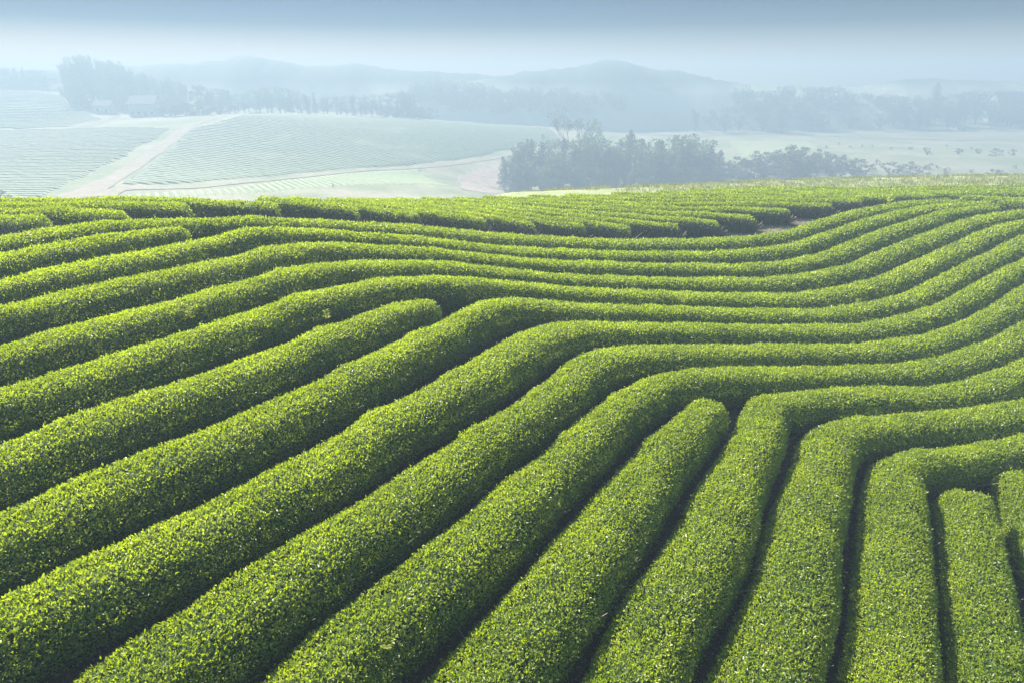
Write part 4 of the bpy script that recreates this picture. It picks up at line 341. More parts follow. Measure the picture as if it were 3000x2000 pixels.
def hill_material():
    # wooded summits; mist at the hill foot is painted as a pale colour
    m, nt, out = mat("hill_wood_mist")
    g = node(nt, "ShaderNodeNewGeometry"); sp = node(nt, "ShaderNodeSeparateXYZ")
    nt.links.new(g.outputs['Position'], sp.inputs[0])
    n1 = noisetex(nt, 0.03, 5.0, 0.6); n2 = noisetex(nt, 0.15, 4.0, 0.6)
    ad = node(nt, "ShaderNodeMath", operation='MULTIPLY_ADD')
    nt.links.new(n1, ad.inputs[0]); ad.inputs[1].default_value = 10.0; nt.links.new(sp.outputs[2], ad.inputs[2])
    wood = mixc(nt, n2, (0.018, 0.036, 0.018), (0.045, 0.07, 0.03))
    grass = mixc(nt, n2, (0.24, 0.25, 0.16), (0.36, 0.34, 0.24))  # pale tone in place of the mist pooled on the lower slopes
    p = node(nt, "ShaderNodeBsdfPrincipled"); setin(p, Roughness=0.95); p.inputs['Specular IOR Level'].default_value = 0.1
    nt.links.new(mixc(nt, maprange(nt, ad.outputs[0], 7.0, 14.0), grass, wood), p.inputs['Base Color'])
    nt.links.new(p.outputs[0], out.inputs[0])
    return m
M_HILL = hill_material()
M_STRIP = plain("strip_tea", (0.11, 0.15, 0.06), (0.17, 0.21, 0.085), 0.5, 0.8, 0.2)
M_WALL = plain("plaster_wall", (0.30, 0.29, 0.28), (0.40, 0.39, 0.37), 1.0, 0.9, 0.2)
M_ROOF = plain("roof_tile", (0.10, 0.095, 0.095), (0.20, 0.18, 0.17), 2.5, 0.8, 0.2)
M_GLASS = plain("window_glass", (0.03, 0.035, 0.04), (0.06, 0.065, 0.07), 1.0, 0.15, 0.5)
M_DOOR = plain("door_wood", (0.10, 0.06, 0.04), (0.17, 0.11, 0.07), 3.0, 0.7, 0.3)

def ground_material():
    m, nt, out = mat("ground_surface")
    path = attr(nt, "dry"); field = attr(nt, "meadow"); far = attr(nt, "valley")
    n1 = noisetex(nt, 5.0, 6.0, 0.65); n2 = noisetex(nt, 0.55, 5.0, 0.6); n3 = noisetex(nt, 0.05, 6.0, 0.65)
    soil = mixc(nt, maprange(nt, n1, 0.35, 0.68), (0.020, 0.015, 0.010), (0.060, 0.045, 0.030))
    dry = mixc(nt, maprange(nt, n1, 0.3, 0.7), (0.095, 0.080, 0.058), (0.175, 0.155, 0.110))
    dry = mixc(nt, maprange(nt, n2, 0.45, 0.7), dry, (0.13, 0.17, 0.06))
    hazed_strip = mixc(nt, maprange(nt, n1, 0.3, 0.7), (0.11, 0.14, 0.06), (0.18, 0.205, 0.10))  # pale colour imitates haze on the tea rows beyond the brow
    hazed_strip = mixc(nt, maprange(nt, n2, 0.42, 0.66), hazed_strip, (0.22, 0.22, 0.13))
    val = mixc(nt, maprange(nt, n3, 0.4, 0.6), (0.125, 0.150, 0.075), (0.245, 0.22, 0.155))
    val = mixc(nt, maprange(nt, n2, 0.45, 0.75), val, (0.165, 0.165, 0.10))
    c = mixc(nt, path, soil, dry)
    c = mixc(nt, field, c, hazed_strip)
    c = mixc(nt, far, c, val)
    p = node(nt, "ShaderNodeBsdfPrincipled"); setin(p, Roughness=0.95); p.inputs['Specular IOR Level'].default_value = 0.1
    nt.links.new(c, p.inputs['Base Color'])
    bn = node(nt, "ShaderNodeBump"); bn.inputs['Strength'].default_value = 0.6; bn.inputs['Distance'].default_value = 0.10
    nt.links.new(n1, bn.inputs['Height']); nt.links.new(bn.outputs[0], p.inputs['Normal'])
    nt.links.new(p.outputs[0], out.inputs[0])
    return m

# --- mesh building
def mesh_from(name, V, F, mats, midx=None, smooth=False, face_attrs=None, vert_attrs=None):
    """V (n,3); F list of (k-column int arrays)."""
    me = bpy.data.meshes.new(name)
    V = np.asarray(V, np.float32)
    me.vertices.add(len(V)); me.vertices.foreach_set("co", V.ravel())
    Fs = [np.asarray(f, np.int32) for f in (F if isinstance(F, list) else [F]) if len(f)]
    nl = sum(f.size for f in Fs); nf = sum(len(f) for f in Fs)
    me.loops.add(nl); me.polygons.add(nf)
    me.loops.foreach_set("vertex_index", np.concatenate([f.ravel() for f in Fs]))
    tot = np.concatenate([np.full(len(f), f.shape[1], np.int32) for f in Fs])
    me.polygons.foreach_set("loop_start", np.r_[0, np.cumsum(tot)[:-1]].astype(np.int32))
    me.polygons.foreach_set("loop_total", tot)
    for m in (mats if isinstance(mats, (list, tuple)) else [mats]): me.materials.append(m)
    if midx is not None: me.polygons.foreach_set("material_index", np.asarray(midx, np.int32))
    me.polygons.foreach_set("use_smooth", np.full(nf, bool(smooth)) if not isinstance(smooth, np.ndarray) else smooth)
    for k, a in (face_attrs or {}).items():
        at = me.attributes.new(k, 'FLOAT', 'FACE'); at.data.foreach_set("value", np.asarray(a, np.float32))
    for k, a in (vert_attrs or {}).items():
        at = me.attributes.new(k, 'FLOAT', 'POINT'); at.data.foreach_set("value", np.asarray(a, np.float32))
    me.update(calc_edges=True)
    return me
def obj(name, me, parent=None, loc=None):
    o = bpy.data.objects.new(name, me); COL.objects.link(o)
    if parent is not None: o.parent = parent
    if loc is not None: o.location = loc
    return o
def tag(o, label=None, cat=None, group=None, kind=None):
    if label: o['label'] = label
    if cat: o['category'] = cat
    if group: o['group'] = group
    if kind: o['kind'] = kind
    return o
def thing(name, loc, label, cat, group=None):
    o = obj(name, None, None, loc); o.empty_display_size = 0.3
    return tag(o, label, cat, group)
def grid_faces(nu, nv):
    i = np.arange(nu - 1)[:, None] * nv + np.arange(nv - 1)[None]
    return np.stack([i, i + nv, i + nv + 1, i + 1], -1).reshape(-1, 4)

def leaf_quads(P, Nn, L, Wd, up=0.55, spread=0.8, rng=RNG, flat=0.0):
    """one folded four-cornered leaf per point: direction leans outwards and up"""
    n = len(P)
    D = Nn * 0.55 + np.array([0, 0, up]) + rng.normal(0, spread, (n, 3)) * 0.75
    R = Nn + rng.normal(0, 0.55, (n, 3))
    if flat > 0:                                   # a share of leaves lies flat, open to the light
        fl = rng.random(n) < flat
        D[fl] = Nn[fl] * 0.15 + rng.normal(0, 0.8, (int(fl.sum()), 3)) * np.array([1, 1, 0.35])
        R[fl] = Nn[fl] * 0.5 + np.array([0, 0, 0.9]) + rng.normal(0, 0.22, (int(fl.sum()), 3))
    D /= np.linalg.norm(D, axis=1)[:, None]
    S = np.cross(D, R); S /= np.linalg.norm(S, axis=1)[:, None] + 1e-9
    U = np.cross(S, D)
    L = L[:, None]; Wd = Wd[:, None]
    A = P; C = P + D * L - U * L * 0.10
    B = P + D * L * 0.5 + S * Wd * 0.5 + U * Wd * 0.16
    E = P + D * L * 0.5 - S * Wd * 0.5 + U * Wd * 0.16
    V = np.stack([A, B, C, E], 1).reshape(-1, 3)
    F = np.arange(n * 4).reshape(n, 4)
    return V, F
def prisms(A, B, ra, rb):
    """tapered three-sided sticks from A to B"""
    A = np.asarray(A, float); B = np.asarray(B, float); n = len(A)
    d = B - A; d /= np.linalg.norm(d, axis=1)[:, None] + 1e-9
    h = np.where(np.abs(d[:, 2:3]) > 0.9, np.array([[1., 0, 0]]), np.array([[0, 0, 1.]]))
    s = np.cross(d, h); s /= np.linalg.norm(s, axis=1)[:, None]; u = np.cross(s, d)
    V = []
    for base, r in ((A, ra), (B, rb)):
        r = np.broadcast_to(np.asarray(r, float), (n,))[:, None]
        for k in range(3):
            a = 2 * math.pi * k / 3
            V.append(base + (s * math.cos(a) + u * math.sin(a)) * r)
    V = np.stack(V, 1).reshape(-1, 3)
    i = np.arange(n)[:, None] * 6
    F = np.concatenate([i + np.array([[k, (k + 1) % 3, 3 + (k + 1) % 3, 3 + k]]) for k in range(3)], 0)
    return V, F

# ------------------------------------------------------------------ ground
def build_ground():
    xs = np.unique(np.round(np.concatenate([np.arange(-60, 66, 0.6), np.arange(-620, -60, 7.0), np.arange(66, 700, 7.0)]), 2))
    ys = np.unique(np.round(np.concatenate([np.arange(-40, -2, 4.0), np.arange(-2, 72, 0.6), np.arange(72, 150, 2.5), np.arange(150, 700, 7.0)]), 2))
    X, Y = np.meshgrid(xs, ys, indexing='ij')
    Z = ground(X, Y)
    near = Y < np.interp(X, RIM_X, RIM_Y) + 8
    Z = Z + np.where(near, 0.035 * noise(X, Y, 0, 1.3), 0.25 * noise(X, Y, 0, 0.08))
    x, y = X.ravel(), Y.ravel()
    dmin = np.full(x.shape, 99.0)
    sel = (np.abs(x) < 66) & (y > -3) & (y < 72)
    allp = np.concatenate([np.array(r).reshape(-1, 3)[:, :2] for r in ROWS.values()])
    idx = np.where(sel)[0]
    for k in range(0, len(idx), 4000):
        j = idx[k:k + 4000]
        dmin[j] = np.sqrt(((x[j, None] - allp[None, :, 0]) ** 2 + (y[j, None] - allp[None, :, 1]) ** 2).min(1))
    dry = np.clip((dmin - 0.72) / 0.35, 0, 1) * sel * (y > 17.3) * ((y > 29) | (x < 6)) * (y > 15 + 0 * x)
    yr = np.interp(x, RIM_X, RIM_Y)
    hazed_strip = np.clip((y - np.interp(x, GREEN_X, GREEN_Y)) / 1.5, 0, 1)  # meadow attribute: strip of hazed tea rows, coloured as pale grass
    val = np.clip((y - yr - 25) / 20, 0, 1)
    me = mesh_from("ground", np.c_[x, y, Z.ravel()], grid_faces(len(xs), len(ys)), ground_material(), smooth=True,
                   vert_attrs={"dry": dry, "meadow": hazed_strip, "valley": val})
    tag(obj("ground", me), "rolling ground of dark soil, dry grass and valley meadow", "ground", kind="structure")
GREEN_X = [-260, -30, -16.5, -10.9, -9.5, -8.7, -7, -3, 4.3, 9, 14.6, 20.8, 30, 60]
GREEN_Y = [22, 24.3, 24.6, 25.4, 27.2, 31, 38, 42, 44.6, 46.7, 50.3, 53.8, 56.2, 57.5]
build_ground()

# ------------------------------------------------------------------ tea hedges of the near hill
PW, HB = 2.8, 0.84
TH = np.linspace(0, math.pi, 61)
PX = np.sign(np.cos(TH)) * np.abs(np.cos(TH)) ** (2 / PW)
PZ = np.abs(np.sin(TH)) ** (2 / PW)
PXa, PZa = PX * 0.64, PZ * HB
PL = np.r_[0, np.cumsum(np.hypot(np.diff(PXa), np.diff(PZa)))]
PT = np.c_[np.gradient(PXa), np.gradient(PZa)]; PT /= np.linalg.norm(PT, axis=1)[:, None]
PNX, PNZ = PT[:, 1], -PT[:, 0]          # outward normal (th runs from +x over the top to -x)
COUNT = 0

def hedge(key, label, group, woody_end=False):
    global COUNT
    r = np.array(ROWS[key]).reshape(-1, 3)
    c = r[:, :2]
    if key[0] in 'UV':
        keep = c[:, 1] < np.interp(c[:, 0], GREEN_X, GREEN_Y) + 0.3
        r = r[keep]; c = r[:, :2]
    seg = np.hypot(*np.diff(c, axis=0).T)
    S = np.r_[0, np.cumsum(seg)]; Ltot = S[-1]
    rng = np.random.default_rng(abs(hash_name(key)))
    def frame(s):
        x = np.interp(s, S, c[:, 0]); y = np.interp(s, S, c[:, 1]); a = np.interp(s, S, r[:, 2])
        e = 0.4
        tx = np.interp(np.minimum(s + e, Ltot), S, c[:, 0]) - np.interp(np.maximum(s - e, 0), S, c[:, 0])
        ty = np.interp(np.minimum(s + e, Ltot), S, c[:, 1]) - np.interp(np.maximum(s - e, 0), S, c[:, 1])
        q = np.hypot(tx, ty) + 1e-9
        dend = np.minimum(s, Ltot - s)
        rr = 0.46 if key[0] in 'RD' else 0.28
        cap = np.sqrt(np.clip(1 - (1 - np.minimum(np.maximum(dend + 0.10 * noise(s * 0 + x * 9, y * 9, 2.0, 1.0), 0) / rr, 1)) ** 2.6, 0.0, 1))
        capt = np.where(dend < rr, (1 - dend / rr), 0) * np.where(s > Ltot / 2, 1, -1)
        wob = 0.040 * noise(s, 7.3, 0, 0.6) + 0.030 * noise(s, 3.3, 0, 1.6)
        return x, y, a * (1 + wob), (HB if key[0] in 'RD' else 0.84 if key in ('Ua', 'Ub', 'Uc', 'Ud', 'Ue') else 0.78) * (1 + 0.8 * wob + 0.05 * noise(s, 1.7, 5, 0.35)), tx / q, ty / q, cap, capt
    mid = (float(np.interp(Ltot / 2, S, c[:, 0])), float(np.interp(Ltot / 2, S, c[:, 1])))
    origin = np.array([mid[0], mid[1], gz(*mid)])
    # inner body
    ns = max(4, int(Ltot / 0.22)); s = np.linspace(0, Ltot, ns)
    x, y, a, b, tx, ty, cap, _ = frame(s)
    ti = np.linspace(0, 60, 17).astype(int)
    k = 0.90
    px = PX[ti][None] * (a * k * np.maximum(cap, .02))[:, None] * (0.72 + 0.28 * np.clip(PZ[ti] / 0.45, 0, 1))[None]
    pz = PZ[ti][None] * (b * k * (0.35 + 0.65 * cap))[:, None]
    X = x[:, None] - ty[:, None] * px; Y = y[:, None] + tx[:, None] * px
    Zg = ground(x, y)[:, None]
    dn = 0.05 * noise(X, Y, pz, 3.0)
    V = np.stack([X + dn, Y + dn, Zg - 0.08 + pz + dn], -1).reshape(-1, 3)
    F1 = grid_faces(ns, len(ti))
    # leaves
    sm = np.linspace(0, Ltot, max(3, int(Ltot / 0.5) + 1))
    xm, ym = np.interp(sm, S, c[:, 0]), np.interp(sm, S, c[:, 1])
    dist = np.sqrt(xm ** 2 + ym ** 2 + (8 - ground(xm, ym)) ** 2)
    LL = np.maximum(0.058, (0.0032 if key[0] in 'RD' else 0.0027) * dist)
    dens = LEAF_COVER / (0.5 * LL * LL * 0.46) * PL[-1]
    cum = np.r_[0, np.cumsum(0.5 * (dens[1:] + dens[:-1]) * np.diff(sm))]
    n = int(cum[-1]); COUNT += n
    u = np.interp(rng.random(n) * cum[-1], cum, sm)
    # more on top and shoulders, few low down
    q = rng.random(n) * PL[-1]
    th = np.interp(q, PL, np.arange(61))
    i0 = np.clip(th.astype(int), 0, 59); f = th - i0
    lerp = lambda A: A[i0] * (1 - f) + A[i0 + 1] * f
    pxn, pzn, nx, nz = lerp(PX), lerp(PZ), lerp(PNX), lerp(PNZ)
    x, y, a, b, tx, ty, cap, capt = frame(u)
    ll = np.interp(u, sm, LL)
    zz = pzn * b * (0.4 + 0.6 * cap)
    bare = 0.80 * np.clip(1.3 - (Ltot - u) / 4.0, 0, 1) * (pxn < 0.1) * (noise(u, 0 * u, 4.0, 0.8) > -0.35) if woody_end and key[0] == 'U' else 0.0
    keep = zz > 0.05 + 0.12 * rng.random(n) + 0.06 * noise(u, pxn * 2, 0, 1.2) + bare * rng.uniform(0.45, 1.0, n)
    low = 0.95 + 0.05 * np.clip(pzn / 0.5, 0, 1)
    pxx = pxn * a * cap * low
    bump = 0.040 * noise(u * 1.0, pxn * 1.2, zz, 1.6) + 0.022 * noise(u, pxn * 2, zz, 6.0)
    off = bump + rng.uniform(-0.055, 0.02, n) + (rng.random(n) < 0.05) * rng.uniform(0, 0.06, n)
    N = np.stack([-ty * nx + tx * capt * 1.2, tx * nx + ty * capt * 1.2, nz], 1); N /= np.linalg.norm(N, axis=1)[:, None]
    P = np.stack([x - ty * pxx, y + tx * pxx, ground(x, y) + zz], 1) + N * off[:, None]
    P, N, ll, off, pzn = P[keep], N[keep], ll[keep], off[keep], pzn[keep]
    m = len(P)
    sz = ll * rng.uniform(0.7, 1.3, m)
    LV, LF = leaf_quads(P, N, sz, sz * rng.uniform(0.38, 0.56, m), rng=rng, flat=0.25)
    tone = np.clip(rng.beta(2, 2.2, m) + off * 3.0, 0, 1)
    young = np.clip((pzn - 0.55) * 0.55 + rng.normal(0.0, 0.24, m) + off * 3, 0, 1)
    nb = len(V)
    Vall = np.concatenate([V, LV]) - origin; 
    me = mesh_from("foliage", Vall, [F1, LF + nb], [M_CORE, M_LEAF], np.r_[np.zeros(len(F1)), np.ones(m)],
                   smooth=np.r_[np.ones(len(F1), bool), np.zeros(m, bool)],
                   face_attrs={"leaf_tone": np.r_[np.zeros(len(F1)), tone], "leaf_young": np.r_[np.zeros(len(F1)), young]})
    root = thing("tea_hedge", origin, label, "tea hedge", group)
    obj("foliage", me, root)
    # woody stems low down on both sides, thicker tangle at a bare end
    per = 5.0
    k = int(Ltot * per)
    us = rng.random(k) * Ltot
    if woody_end: us = np.r_[us, Ltot - rng.random(420 if key[0] == 'U' else 150) ** 1.4 * 4.2]
    k = len(us)
    x, y, a, b, tx, ty, cap, capt = frame(us)
    side = np.where(rng.random(k) < (0.8 if woody_end else 0.5), -1, 1)
    o1 = side * a * rng.uniform(0.25, 0.6, k) * cap; o2 = side * a * rng.uniform(0.72, 1.02, k) * np.maximum(cap, .3)
    g = ground(x, y)
    A = np.stack([x - ty * o1, y + tx * o1, g - 0.03], 1)
    jit = rng.normal(0, 0.16, (k, 2))
    B = np.stack([x - ty * o2 + jit[:, 0] + tx * capt * .15, y + tx * o2 + jit[:, 1] + ty * capt * .15, g + rng.uniform(0.25, 0.70, k) * (0.5 + 0.5 * cap)], 1)
    rad = rng.uniform(0.006, 0.014, k) * (2.3 if key[0] == 'U' else 1.0)
    SV, SF = prisms(A, B, rad, rad * 0.5)
    tag(obj("stems", mesh_from("stems", SV - origin, SF, M_TWIG), root), kind="stuff")
    return root
def hash_name(k):
    h = 7
    for ch in k: h = (h * 131 + ord(ch)) % 1000003
    return h
LEAF_COVER = 1.35
G1, G2 = "winding tea hedges of the near field", "tea hedges beyond the dirt gully"
LABELS = {
 'R1': "long tea hedge bordering the bare dirt gully, farthest of the near field's winding hedges",
 'R2': "short tea hedge whose rounded tip stops between the two hedges nearest the gully",
 'R3': "long winding tea hedge directly below the one that borders the dirt gully",
 'R4': "winding tea hedge third in from the dirt gully, ending beside stepped hedges at right",
 'R5': "winding tea hedge with a small notch at its bend, fourth in from the gully",
 'R6': "winding tea hedge passing just above the blunt dead-end hedge in mid field",
 'R7': "dead-end tea hedge in mid field with a blunt tip by a bare soil triangle",
 'R8': "winding tea hedge passing just below the blunt dead-end hedge in mid field",
 'R9': "winding tea hedge second below the blunt dead-end hedge, bending at the field's centre",
 'R10': "winding tea hedge two above the round-tipped foreground hedge, third below the blunt dead-end",
 'R11': "winding tea hedge curling directly around the top of the round-tipped foreground hedge",
 'D2': "round-tipped tea hedge ending between two bending hedges right of centre in the foreground",
 'R12': "bending tea hedge directly right of the round-tipped foreground hedge",
 'R13': "bending foreground tea hedge second to the right of the round-tipped one",
 'R14': "bending foreground tea hedge that wraps over the short stub hedge at lower right",
 'D3': "short stub tea hedge at lower right, its round top beside a dark soil strip",
 'R15': "tea hedge at the lower right corner, curving round the short stub hedge",
}
for k in ['R1', 'R2', 'R3', 'R4', 'R5', 'R6', 'R7', 'R8', 'R9', 'R10', 'R11', 'D2', 'R12', 'R13', 'R14', 'D3', 'R15']:
    hedge(k, LABELS[k], G1, woody_end=k in ('R1', 'R3', 'R4'))
ORD = ["first", "second", "third", "fourth", "fifth", "sixth", "seventh", "eighth", "ninth", "tenth", "eleventh", "twelfth",
       "thirteenth", "fourteenth", "fifteenth", "sixteenth", "seventeenth", "eighteenth"]
for i, ch in enumerate("abcdefghijklmnopqr"):
    if i == 0: lb = "tea hedge beyond the gully with a twiggy end, leftmost and nearest of the stepped ends"
    elif i == 17: lb = "tea hedge beyond the gully with the farthest right of the stepped woody ends"
    else: lb = "tea hedge beyond the gully, %s stepped woody end counted from the left" % ORD[i]
    hedge('U' + ch, lb, G2, True)
for i, ch in enumerate("stu"):
    hedge('U' + ch, ["hazy tea hedge right of the gully's top, farthest of the three starting there",
                     "hazy tea hedge right of the gully's top, middle of the three starting there",
                     "hazy tea hedge right of the gully's top, nearest of the three starting there"][i], G2, False)
for i in range(4):
    hedge('V%d' % i, "unbroken hazy tea hedge along the hill's brow, %s back from the stepped ends" % ORD[i] if i < 3 else
          "outermost tea hedge on the hill's brow, last before the pale hazed strip", G2, False)
print("LEAVES", COUNT)

# ------------------------------------------------------------------ gully floor grass, and pale grass standing in for hazed tea rows beyond
def build_grass(name, label, n, xr, yr, cond, hgt, mat_):
    rng = np.random.default_rng(77)
    x = rng.uniform(*xr, n); y = rng.uniform(*yr, n)
    allp = np.concatenate([np.array(r).reshape(-1, 3)[:, :2] for r in ROWS.values()])
    d = np.concatenate([np.sqrt(((x[k:k + 4000, None] - allp[None, :, 0]) ** 2 + (y[k:k + 4000, None] - allp[None, :, 1]) ** 2).min(1)) for k in range(0, n, 4000)])
    ok = cond(x, y, d) & (noise(x, y, 0, 0.9) > -0.25)
    x, y = x[ok], y[ok]; m = len(x)
    P = np.c_[x, y, ground(x, y)]
    N = np.tile([[0, 0, 1.0]], (m, 1)); L = rng.uniform(0.5, 1.3, m) * hgt
    V, F = leaf_quads(P, N, L, L * 0.22, up=0.9, spread=0.55, rng=rng)
    me = mesh_from(name, V, F, mat_, face_attrs={"leaf_tone": rng.random(m), "leaf_young": rng.random(m) * 0.6})
    tag(obj(name, me), label, "grass", kind="stuff")
M_DRYGRASS = leaf_material("dry_grass", (0.10, 0.085, 0.045), (0.22, 0.19, 0.11), (0.20, 0.24, 0.08), (0.2, 0.2, 0.08), 0.7, 0.25, 0.2, 0.5)
M_HAZED_ROWS = leaf_material("hazed_row_grass", (0.12, 0.15, 0.05), (0.26, 0.27, 0.11), (0.34, 0.34, 0.16), (0.25, 0.27, 0.1), 0.7, 0.25, 0.2, 0.3)
build_grass("grass", "dry tufted grass on the bare gully floor", 42000, (-16, 34), (16, 50),
            lambda x, y, d: (d > 0.85) & (y < np.interp(x, GREEN_X, GREEN_Y) - 1), 0.16, M_DRYGRASS)
build_grass("grass", "pale grass standing in for haze-whitened tea rows beyond the brow", 60000, (-7, 56), (40, 72),
            lambda x, y, d: (d > 0.9) & (y > np.interp(x, GREEN_X, GREEN_Y) + 0.4) & (y < np.interp(x, RIM_X, RIM_Y) + 6), 0.30, M_HAZED_ROWS)

M_LITTER = leaf_material("leaf_litter", (0.05, 0.035, 0.02), (0.12, 0.085, 0.045), (0.16, 0.15, 0.07), (0.1, 0.08, 0.03), 0.7, 0.1, 0.3, 1.5)
def build_litter():
    rng = np.random.default_rng(21)
    n = 60000
    y = 3 + 25 * rng.random(n) ** 1.3; x = rng.uniform(-0.9, 0.9, n) * y
    P = np.c_[x, y, ground(x, y) + rng.uniform(0.035, 0.06, n)]
    N = np.tile([[0, 0, 1.0]], (n, 1))
    ll = rng.uniform(0.03, 0.075, n)
    D = rng.normal(size=(n, 3)); D[:, 2] *= 0.15; D /= np.linalg.norm(D, axis=1)[:, None]
    S_ = np.cross(D, N + rng.normal(0, .25, (n, 3))); S_ /= np.linalg.norm(S_, axis=1)[:, None]
    l2 = ll[:, None]
    V = np.stack([P, P + D * l2 * .5 + S_ * l2 * .25, P + D * l2, P + D * l2 * .5 - S_ * l2 * .25], 1).reshape(-1, 3)
    me = mesh_from("leaf_litter", V, np.arange(4 * n).reshape(n, 4), M_LITTER, face_attrs={"leaf_tone": rng.random(n), "leaf_young": rng.random(n) ** 3})
    tag(obj("leaf_litter", me), "fallen leaves on the dark soil between the hedges", "leaf litter", kind="stuff")
build_litter()
M_SHOOT = leaf_material("weed_shoot", (0.12, 0.17, 0.02), (0.20, 0.25, 0.03), (0.27, 0.29, 0.05), (0.28, 0.32, 0.03), 0.5, 0.4, 0.4, 0.5)
def build_shoots():
    rng = np.random.default_rng(8)
    for i, (x, y) in enumerate(SHOOTS):
        d = math.hypot(x, y)
        hh = (0.22 + 0.005 * d) * rng.uniform(0.6, 1.2)
        o = np.array([x, y, gz(x, y) + 0.70])
        A = []; B = []; P = []; N = []
        for k in range(rng.integers(2, 5)):
            a = rng.uniform(0, 6.28); prev = np.array([0, 0, -0.1]); lean = rng.uniform(0.2, 0.7)
            for q in np.linspace(0.15, 1, 7):
                c = np.array([math.cos(a) * lean * q * q * hh, math.sin(a) * lean * q * q * hh, hh * q * 0.8])
                A.append(prev); B.append(c); prev = c
                for s_ in (-1, 1):
                    P.append(c); N.append([math.cos(a + s_ * 1.5), math.sin(a + s_ * 1.5), 0.25])
        P = np.array(P); N = np.array(N)
        V1, F1 = leaf_quads(P, N * 2.2, np.full(len(P), 0.06 + 0.0016 * d), np.full(len(P), 0.022 + 0.0008 * d), up=0.1, spread=0.2, rng=rng)
        root = thing("weed_shoot", o, "yellow-green fern-like weed shoot sprouting out of the top of a tea hedge", "weed", "weed shoots in the tea hedges")
        obj("leaves", mesh_from("leaves", V1, F1, M_SHOOT, face_attrs={"leaf_tone": rng.random(len(F1)), "leaf_young": rng.random(len(F1))}), root)
        V2, F2 = prisms(A, B, 0.006, 0.004)
        obj("stem", mesh_from("stem", V2, F2, M_SHOOT), root)
build_shoots()

# ------------------------------------------------------------------ valley fields, roads
def clip_line(poly, o, d):
    ts = []
    n = len(poly)
    for i in range(n):
        a = np.array(poly[i]); b = np.array(poly[(i + 1) % n])
        e = b - a; den = d[0] * e[1] - d[1] * e[0]
        if abs(den) < 1e-9: continue
        w = a - o
        t = (w[0] * e[1] - w[1] * e[0]) / den; u = (w[0] * d[1] - w[1] * d[0]) / den
        if 0 <= u < 1: ts.append(t)
    ts.sort()
    return list(zip(ts[::2], ts[1::2]))
def far_rows(poly, d, sp, wd, hh, label, group, m=None):
    d = np.array(d, float); d /= np.linalg.norm(d); nrm = np.array([-d[1], d[0]])
    P = np.array(poly); q = P @ nrm
    k = q.min() + sp * 0.5
    rng = np.random.default_rng(int(abs(q.min()) * 100) % 9999)
    while k < q.max():
        for t0, t1 in clip_line(poly, nrm * k, d):
            if t1 - t0 < 3: continue
            t0 += rng.uniform(0, 1.2); t1 -= rng.uniform(0, 1.2)
            n = max(5, int((t1 - t0) / 1.5))
            t = np.linspace(t0, t1, n)
            cx = nrm[0] * k + d[0] * t; cyy = nrm[1] * k + d[1] * t
            off = 0.5 * noise(t, k, 0, 0.02) * sp * 0.8 + 0.12 * noise(t, k, 3, 0.3)
            cx = cx + nrm[0] * off; cyy = cyy + nrm[1] * off
            g = ground(cx, cyy)
            th = np.linspace(0, math.pi, 7); px = np.cos(th) * wd / 2; pz = np.sin(th) ** 0.7 * hh
            cap = np.sqrt(np.clip(np.minimum(t - t0, t1 - t) / 1.0, 0.0, 1))
            X = cx[:, None] + nrm[0] * px[None] * (1 + 0.2 * noise(t, k, 9, 0.8))[:, None]
            Y = cyy[:, None] + nrm[1] * px[None] * np.ones((n, 1))
            Z = g[:, None] - 0.15 + pz[None] * (cap * (1 + 0.18 * noise(t, k, 5, 0.7)))[:, None]
            o0 = np.array([cx[n // 2], cyy[n // 2], g[n // 2]])
            me = mesh_from("tea_hedge", np.stack([X, Y, Z], -1).reshape(-1, 3) - o0, grid_faces(n, 7), m or M_FARTEA, smooth=True)
            tag(obj("tea_hedge", me, None, o0), label, "tea hedge", group)
        k += sp
far_rows(FIELD_BIG, (1, -0.42), 2.6, 1.95, 0.6, "thin misty tea row on the broad valley slope right of the pale dirt road", "tea rows right of the dirt road")
far_rows(FIELD_LEFT, (1, 0.04), 3.0, 2.2, 0.65, "thin misty tea row on the valley slope left of the pale dirt road", "tea rows left of the dirt road")
far_rows(FIELD_STRIP, (1, -1.56), 1.9, 1.4, 0.55, "short misty tea row in the narrow strip below the thin track", "short tea rows below the track", M_STRIP)
far_rows(FIELD_UPPER, (1, 0.08), 4.0, 3.0, 0.65, "faint misty tea row on the upper slope below the farmhouses", "tea rows below the farmhouses")

def ribbon(name, pts, label, m, lift=0.10):
    p = np.array(pts); d = np.r_[0, np.cumsum(np.hypot(*np.diff(p[:, :2], axis=0).T))]
    n = max(8, int(d[-1] / 1.5)); s = np.linspace(0, d[-1], n)
    x, y, w = (np.interp(s, d, p[:, i]) for i in range(3))
    for _ in range(6):
        for a in (x, y, w): a[1:-1] = 0.25 * a[:-2] + 0.5 * a[1:-1] + 0.25 * a[2:]
    tx, ty = np.gradient(x), np.gradient(y); q = np.hypot(tx, ty); tx /= q; ty /= q
    k = np.linspace(-0.5, 0.5, 9)
    ww = w[:, None] * (1 + 0.16 * noise(s, np.zeros(n), 2, 0.25))[:, None]
    X = x[:, None] - ty[:, None] * k * ww; Y = y[:, None] + tx[:, None] * k * ww
    Z = ground(X, Y) + 0.25 * noise(X, Y, 0, 0.08) + lift + 0.12 * (0.25 - k ** 2)[None]
    me = mesh_from(name, np.stack([X, Y, Z], -1).reshape(-1, 3), grid_faces(n, 9), m, smooth=True)
    tag(obj(name, me), label, "road", kind="structure")
ribbon("road", ROAD_MAIN, "pale dirt road climbing between the valley tea fields", M_ROAD)
ribbon("road", ROAD_SIDE, "short dirt spur leaving the road at the top", M_ROAD, 0.14)
ribbon("path", ROAD_TRACK, "thin pale track along the foot of the broad tea slope", M_ROAD, 0.14)
